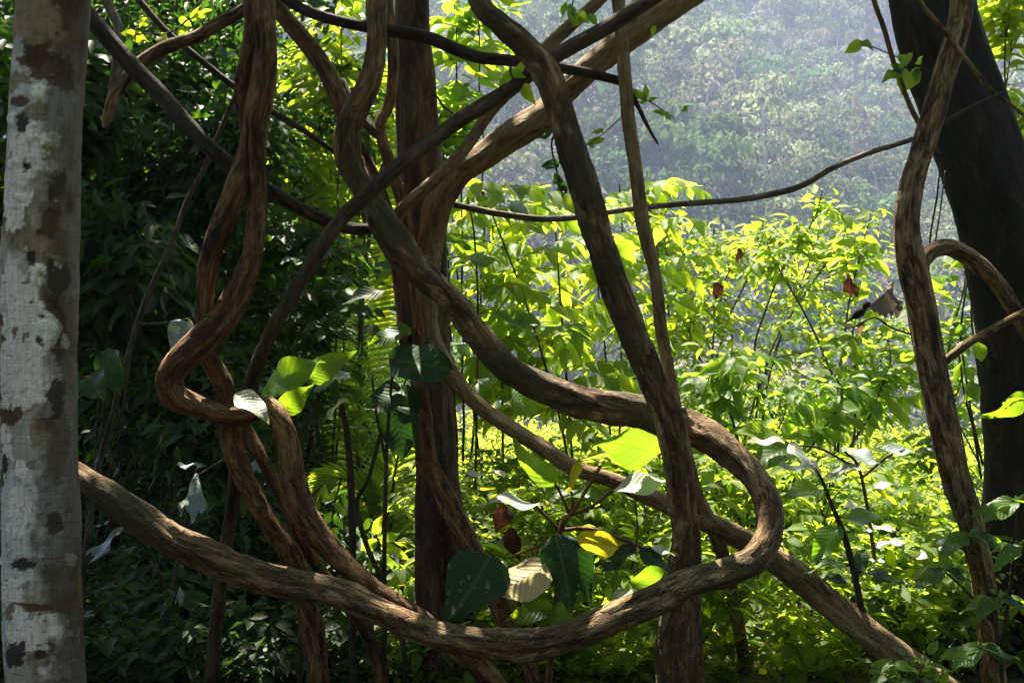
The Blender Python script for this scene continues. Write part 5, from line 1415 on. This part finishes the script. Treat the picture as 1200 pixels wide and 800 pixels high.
frond_plant('palm', 'bright feathery palm fronds high behind the arching black branch', gp(P(400, 860, 8.6).x, 8.6), [
    [(420, 700, 8.8, 8), (425, 300, 8.7, 7), (440, 120, 8.6, 6), (480, 55, 8.4, 5), (540, 45, 8.2, 4), (590, 80, 8.0, 2)], [(425, 300, 8.7, 6), (400, 120, 8.6, 5), (365, 60, 8.5, 4), (320, 60, 8.4, 2)],
    [(425, 330, 8.7, 6), (450, 190, 8.6, 5), (500, 150, 8.5, 4), (550, 180, 8.3, 2)], [(425, 330, 8.7, 6), (395, 210, 8.6, 5), (360, 180, 8.5, 4), (325, 220, 8.4, 2)]], L_SUN, 1, lw=.12, ll=.42, gap=.05)
frond_plant('palm', 'feathery palm fronds at the far left edge behind the pale trunk', gp(P(-60, 860, 6.2).x, 6.2), [
    [(-60, 700, 6.2, 8), (-40, 200, 6.2, 6), (-10, 60, 6.1, 5), (40, 10, 6.0, 4), (90, 30, 5.9, 2)], [(-60, 500, 6.2, 6), (-40, 300, 6.1, 5), (0, 240, 6.0, 4), (50, 260, 5.9, 2)]], L_MID, 2, lw=.12, ll=.32, gap=.04)
frond_plant('palm', 'low strappy palm leaves left of the central trunk, backlit', gp(P(450, 860, 6.0).x, 6.0), [
    [(452, 800, 6.0, 6), (448, 680, 6.0, 5), (430, 590, 5.9, 4), (395, 560, 5.8, 3), (355, 590, 5.7, 2)], [(452, 800, 6.0, 6), (455, 660, 6.0, 5), (462, 560, 6.0, 4), (470, 520, 6.0, 2)], [(452, 800, 6.0, 6), (440, 650, 6.1, 5), (410, 620, 6.1, 4), (360, 660, 6.1, 2)]], L_SUN, 3, lw=.1, ll=.30, gap=.035)

# ---- leaves of climbers on the lianas and twigs
def sprig(label, base, stems, leaves, mat, seed, wd=.5, cat='climber', name='climbing_sprig'):
    t = root(name, P(*base), label, cat)
    stem_part(t, stems, B_TWIG, sides=5)
    rr = random.Random(seed)
    for k, (x, y, dx, dy, d) in enumerate(leaves):
        big_leaf(t, (x, y, d), (x + dx, y + dy, d - rr.uniform(-.03, .06)), mat, 'ovate', wd * rr.uniform(.85, 1.15), (rr.gauss(0, .3), -.85, rr.uniform(-.6, .5)), .15, .25, .004, seed=seed * 10 + k)
    return t


sprig('small dark sprig of leaves between the hanging twig and the leaning trunk', (1083, 75, 4.0), [[(1090, 85, 4.05, 3), (1072, 76, 4.0, 2), (1058, 80, 4.0, 2)], [(1076, 78, 4.0, 2), (1040, 62, 4.0, 1.5), (1010, 50, 4.0, 1.5)]],
      [(1060, 78, -2, 34, 4.0), (1056, 82, -22, 12, 4.0), (1066, 74, -12, -10, 4.0), (1062, 70, 8, -10, 4.0), (1076, 78, -14, 30, 4.0), (1072, 74, 12, -8, 4.0), (1060, 82, -16, -6, 4.0), (1072, 80, 6, 18, 4.0), (1010, 48, -20, 14, 4.0), (1010, 48, 13, 8, 4.0)], L_MID, 5)
sprig('sparse sprig of small leaves in front of the hillside beside the slim pale stem', (744, 120, 3.9), [[(740, 110, 3.9, 2), (756, 116, 3.9, 1.5), (775, 128, 3.9, 1.5), (790, 138, 3.9, 1.2)]],
      [(757, 116, -16, -10, 3.9), (757, 116, 0, -18, 3.9), (760, 118, 12, -4, 3.9), (758, 118, -10, 3, 3.9), (766, 130, 16, 4, 3.9), (780, 132, 5, 9, 3.9), (798, 130, 12, -6, 3.9)], L_MID, 6, .42)
sprig('pair of pointed leaves hanging on a fine thread left of the slim pale stem', (730, 136, 3.9), [[(730, 136, 3.9, 1.5), (705, 158, 3.9, 1.2), (682, 175, 3.9, 1)]], [(708, 152, -16, 4, 3.9), (708, 163, -24, 6, 3.9), (690, 170, 8, 2, 3.9)], L_MID, 7, .4)
sprig('sunlit leaves growing where the slanting liana meets the crossing stems', (618, 84, 3.5), [[(606, 60, 3.5, 3), (598, 85, 3.48, 2.5), (612, 105, 3.48, 2), (620, 118, 3.46, 2)], [(600, 75, 3.5, 2), (590, 95, 3.5, 2)]],
      [(598, 82, -8, 18, 3.48), (606, 84, 10, -12, 3.48), (614, 98, 10, 24, 3.46), (600, 82, 14, 8, 3.48), (618, 104, 6, 12, 3.46), (590, 92, -6, 10, 3.48)], L_SUN, 8, .55)
sprig('dark leaves bunched on the top of the thick stem bundle near the top edge', (668, 18, 3.6), [[(672, 0, 3.6, 2), (670, 16, 3.58, 2), (684, 26, 3.56, 2)]],
      [(668, 4, 2, 24, 3.58), (674, 14, 16, 14, 3.56), (684, 22, -14, 8, 3.56), (690, 16, 10, 14, 3.56), (664, 2, -8, 20, 3.58), (742, 0, 10, 14, 3.8), (768, 30, -4, 14, 3.9)], L_MID, 9, .5)
sprig('round dark leaves dangling beside the slanting liana above the long twig', (648, 160, 3.42), [[(652, 150, 3.42, 3), (646, 170, 3.42, 2.5), (650, 190, 3.42, 2), (656, 215, 3.42, 2), (659, 230, 3.42, 1.5)]],
      [(656, 192, -22, 2, 3.4), (655, 205, -6, 10, 3.4), (658, 212, 2, 20, 3.4), (640, 158, -10, 6, 3.4), (646, 150, -6, 12, 3.4), (656, 218, 8, 8, 3.4)], L_DARK, 10, .65)
sprig('big lit leaves spraying left of the leaning trunk below the mossy branch', (1142, 470, 4.1), [[(1150, 560, 4.15, 3), (1140, 500, 4.1, 3), (1130, 460, 4.1, 2.5), (1122, 400, 4.1, 2)], [(1146, 540, 4.12, 2), (1125, 500, 4.1, 2), (1112, 480, 4.1, 2)]],
      [(1128, 424, -12, 26, 4.1), (1130, 430, 12, 20, 4.1), (1140, 450, -8, 24, 4.1), (1136, 446, 12, 26, 4.1), (1124, 400, 10, 18, 4.1), (1145, 400, 6, 26, 4.1), (1120, 310, 12, -14, 4.1), (1130, 380, -10, 14, 4.1)], L_MID, 11, .55)
sprig('large bright leaf cluster crossing the leaning trunk near the right edge', (1215, 470, 4.0), [[(1240, 460, 4.0, 4), (1215, 465, 3.95, 3), (1200, 470, 3.9, 3)]],
      [(1204, 466, -50, 26, 3.9), (1206, 462, -30, 8, 3.9), (1212, 470, 4, 30, 3.9)], L_BIG, 12, .42)
sprig('yellow green leaves of a shoot high left beside the bent branch', (200, 60, 3.95), [[(236, 0, 3.95, 3), (222, 20, 3.95, 2.5), (200, 38, 3.95, 2), (160, 40, 3.95, 2)]],
      [(210, 20, 14, 12, 3.95), (230, 20, 18, -10, 3.95), (226, 26, 6, -18, 3.95), (206, 36, 16, 4, 3.95), (170, 30, -14, -6, 3.95), (160, 42, -18, -4, 3.95), (188, 40, 6, 12, 3.95), (172, 22, -8, 10, 3.95), (150, 40, 24, 8, 3.95)], L_SUN, 13, .55)

sprig('fan of yellow green leaves low beside the left foot of the central trunk', (452, 800, 5.0), [[(452, 790, 5.0, 4), (448, 720, 5.0, 3), (446, 650, 5.0, 3), (440, 622, 5.0, 2)], [(447, 690, 5.0, 2), (470, 668, 5.0, 2)]],
      [(446, 636, 34, 16, 5.0), (444, 632, -24, 20, 5.0), (440, 626, 6, -22, 5.0), (446, 640, 22, 34, 5.0), (448, 650, -20, 22, 5.0), (470, 668, 18, 22, 5.0), (468, 666, 22, 4, 5.0), (466, 666, 0, 28, 5.0), (442, 630, 26, -4, 5.0)], L_SUN, 15, .4)
sprig('small bright leaves dangling over the foot of the pale hook', (392, 640, 4.6), [[(400, 560, 4.6, 3), (392, 590, 4.6, 2), (388, 620, 4.6, 2)]],
      [(396, 575, -16, 14, 4.6), (392, 588, 14, 16, 4.6), (390, 600, -12, 18, 4.6), (388, 618, 4, 22, 4.6), (398, 565, 16, 4, 4.6)], L_SUN, 16, .4)
# dark leafy clumps shading the lower right corner
for k, (x, y, d) in enumerate(((1115, 690, 4.5), (1165, 740, 4.3), (1195, 660, 4.7), (1060, 760, 4.6), (1010, 785, 4.4), (1140, 620, 5.0), (1090, 805, 3.7), (1075, 725, 4.3))):
    rr = random.Random(k + 33)
    lob = [(W(x + rr.uniform(-40, 40), y + rr.uniform(-30, 40), d), (.17, .15, .13)) for _ in range(3)]
    plant('shaded_plant', where(x, 'dark leafy plant of the shaded lower corner'), 'plant', gp(P(x, y, d).x, d), lob, 34, 6, rr.uniform(.075, .11), 'ovate', L_DARK if k % 3 else L_MID, B_TWIG, 1800 + k, nparts=90,
          group='dark leafy plants at the lower right', stem_r=.005, droop=.3, twl=.2)

# leaves of plants on the right edge, dark, with flat shining tops
t = root('broad_leaved_plant', gp(P(1180, 880, 4.0).x, 3.8), 'dark plant of palmate leaf fans at the foot of the leaning tree', 'plant')
stem_part(t, [[(1180, 870, 3.8, 6), (1170, 760, 3.8, 6), (1150, 660, 3.8, 5), (1135, 630, 3.8, 4)], [(1172, 770, 3.8, 4), (1185, 680, 3.78, 4), (1192, 590, 3.75, 3)], [(1165, 730, 3.8, 4), (1130, 690, 3.76, 3), (1105, 668, 3.72, 3)]], B_TWIG)
k = 0
for cx_, cy_, d, R_ in ((1135, 628, 3.8, 48), (1192, 588, 3.75, 52), (1105, 666, 3.72, 40), (1170, 700, 3.74, 44), (1195, 640, 3.7, 40), (1150, 760, 3.7, 50)):
    for a in (-.3, .5, 1.3, 2.2, 3.1, 3.9):
        a += random.Random(k).uniform(-.25, .25)
        big_leaf(t, (cx_, cy_, d), (cx_ + math.cos(a) * R_, cy_ - math.sin(a) * R_ * .35 + 6, d + math.sin(a) * .12), (L_BIGD, L_MID, L_BIG)[k % 3], 'ovate', .42, (random.Random(k + 3).gauss(0, .2), -.45, .9), .25, .2, .008, seed=k + 200)
        k += 1
t = root('broad_leaved_plant', gp(P(1095, 880, 4.4).x, 4.4), 'plant holding long flat leaves with white shining tops across the gap by the speckled liana', 'plant')
stem_part(t, [[(1040, 850, 4.4, 6), (1030, 700, 4.4, 5), (1010, 560, 4.4, 4), (990, 528, 4.4, 3)], [(1010, 560, 4.4, 3), (1040, 535, 4.35, 3), (1060, 527, 4.3, 2)], [(1006, 550, 4.4, 3), (960, 525, 4.35, 3), (925, 522, 4.3, 2)]], B_TWIG)
for k, (bs, tp, mt, wd, nm) in enumerate((((1030, 528, 4.35), (1110, 524, 4.25), L_SHEEN, .3, (0, -.2, 1)), ((985, 524, 4.4), (1036, 540, 4.25), L_SHEEN, .42, (0, -.45, 1)), ((1010, 545, 4.4), (970, 552, 4.3), L_GLARE, .3, (0, -.2, 1)),
        ((925, 520, 4.3), (965, 552, 4.1), L_GLARE, .35, (.2, -.4, 1)), ((920, 518, 4.3), (876, 512, 4.2), L_GLARE, .4, (0, -.3, 1)), ((930, 520, 4.35), (880, 545, 4.2), L_BIG, .5, (0, -.7, .7)), ((915, 512, 4.4), (862, 502, 4.3), L_SUN, .45, (0, -.7, .6)),
        ((1015, 575, 4.4), (1055, 562, 4.3), L_GLARE, .35, (0, -.35, 1)), ((1100, 570, 4.3), (1132, 566, 4.2), L_GLARE, .3, (0, -.35, 1)), ((1015, 620, 4.4), (1050, 618, 4.3), L_GLARE, .4, (0, -.4, 1)), ((1025, 640, 4.4), (1060, 632, 4.3), L_SHEEN, .5, (0, -.5, 1)),
        ((1030, 655, 4.4), (1020, 668, 4.3), L_GLARE, .6, (0, -.6, .8)), ((1020, 600, 4.4), (990, 590, 4.3), L_SHEEN, .5, (0, -.5, 1)), ((1060, 645, 4.4), (1090, 650, 4.25), L_SHEEN, .5, (0, -.5, 1)))):
    big_leaf(t, bs, tp, mt, 'ovate', wd, nm, .12, .15, .01, seed=k + 300)

# ---- small dark bird perched in the sunlit shrub
def bird(px, py, d, L):
    c = P(px, py, d)
    t = root('bird', c, 'small dark bird with a round black head perched in the sunlit shrub', 'bird')
    ax = Vector((1, -.1, .72)).normalized()                # tail low to the left, head up to the right
    prof = [(-.62, .0, .018), (-.5, .0, .035), (-.36, .0, .045), (-.26, 0, .075), (-.12, 0, .145), (.04, 0, .185), (.18, .01, .165), (.27, .03, .115), (.34, .06, .095), (.40, .08, .13), (.48, .09, .145), (.56, .09, .125), (.61, .08, .06), (.63, .075, .02)]
    up = Vector((-.55, 0, .83))
    pts = [c + ax * a * L + up * b * L for a, b, r in prof]
    q = [(*p, r * L) for p, (_, _, r) in zip(pts, prof)]
    V, F, T3, bk = tube_arrays(q, 14, L * .03, squeeze=1)
    V = np.array(V)
    pl = NT('bird_plumage')
    g = pl.n('ShaderNodeNewGeometry').outputs['Position']
    col = pl.ramp(pl.noise(g, 90.0, 3.0), [(.35, (.004, .0035, .0035)), (.6, (.018, .009, .006))])
    pm = pl.surf(pl.n('ShaderNodeBsdfPrincipled', {'Base Color': col, 'Roughness': .9, 'Specular IOR Level': .1}).outputs[0])
    wm = NT('bird_white_feather')
    wm = wm.surf(wm.n('ShaderNodeBsdfPrincipled', {'Base Color': (.7, .68, .62, 1), 'Roughness': .7}).outputs[0])
    link('body', np_mesh('body', V, [F, T3], pm), t)
    hp = c + ax * .58 * L + up * .06 * L
    link('beak', tubes_mesh('beak', [tube_arrays([(*hp, .03 * L), (*(hp + Vector((.1, -.02, .0)) * L), .018 * L), (*(hp + Vector((.2, -.04, -.02)) * L), .003 * L)], 8, L * .05)], pm), t)
    wb = c + ax * .16 * L + Vector((0, -.15, .02)) * L
    wt = c - ax * .5 * L + Vector((0, -.08, .06)) * L
    link('wing', leaf_mesh('wing', 'lance', pm, 10, 3, .1, -.4, .01, 0, 3, .36), t, leaf_matrix(wb, wt - wb, Vector((-.3, -1, .3)), (wt - wb).length))
    b0 = c - ax * .1 * L + Vector((.08, -.05, -.14)) * L
    link('belly_patch', tubes_mesh('belly_patch', [tube_arrays([(*b0, .03 * L), (*(b0 + Vector((.08, -.01, .03)) * L), .07 * L), (*(b0 + Vector((.18, 0, .1)) * L), .02 * L)], 10, L * .03)], wm), t)
    for s in (-1, 1):
        l0 = c + ax * .02 * L + Vector((0, s * .05, -.12)) * L
        link('leg', tubes_mesh('leg', [tube_arrays([(*l0, .02 * L), (*(l0 + Vector((.05, 0, -.14)) * L), .012 * L), (*(l0 + Vector((.03, 0, -.24)) * L), .012 * L)], 6, L * .04)], pm), t)
        e = c + ax * .48 * L + up * .09 * L + Vector((.02, s * .1, .02)) * L
        link('eye', tubes_mesh('eye', [tube_arrays([(*(e - Vector((.012, 0, 0)) * L), .004 * L), (*e, .018 * L), (*(e + Vector((.012, 0, 0)) * L), .004 * L)], 8, L * .008)], wm), t)
    return t


bird(1005, 368, 5.9, .155)
liana('twig', 'thin twig under the dark bird in the sunlit shrub', 'twig', [(985, 386, 5.9, 2), (1003, 382, 5.9, 2.5), (1025, 372, 5.9, 2.5), (1045, 384, 5.9, 2.5), (1075, 394, 5.9, 3), (1092, 400, 5.9, 3)], B_TWIG, G_T, sides=6, step=.03)

# ================================================================== haze
bm = [(-440, -180, -9.5), (440, -180, -9.5), (440, 540, -9.5), (-440, 540, -9.5)]
top_z = float(GZ.max()) + 14.0
bot_z = float(GZ.min()) - 1.0
V = np.array([(x, y, bot_z) for x, y, _ in bm] + [(x, y, top_z) for x, y, _ in bm])
Fh = np.array([(3, 2, 1, 0), (4, 5, 6, 7), (0, 1, 5, 4), (1, 2, 6, 5), (2, 3, 7, 6), (3, 0, 4, 7)])
HZ = bpy.data.materials.new('pale_haze')
HZ.use_nodes = True
t_ = HZ.node_tree
t_.nodes.clear()
pv = t_.nodes.new('ShaderNodeVolumePrincipled')
pv.inputs['Color'].default_value = (0.57, 0.70, 1.0, 1)
pv.inputs['Density'].default_value = 0.00098
pv.inputs['Anisotropy'].default_value = 0.2
oo = t_.nodes.new('ShaderNodeOutputMaterial')
t_.links.new(pv.outputs[0], oo.inputs['Volume'])
haze = link('haze', np_mesh('haze', V, [Fh], HZ, smooth=False))
tag(haze, 'pale blue haze filling the valley air', kind='stuff')
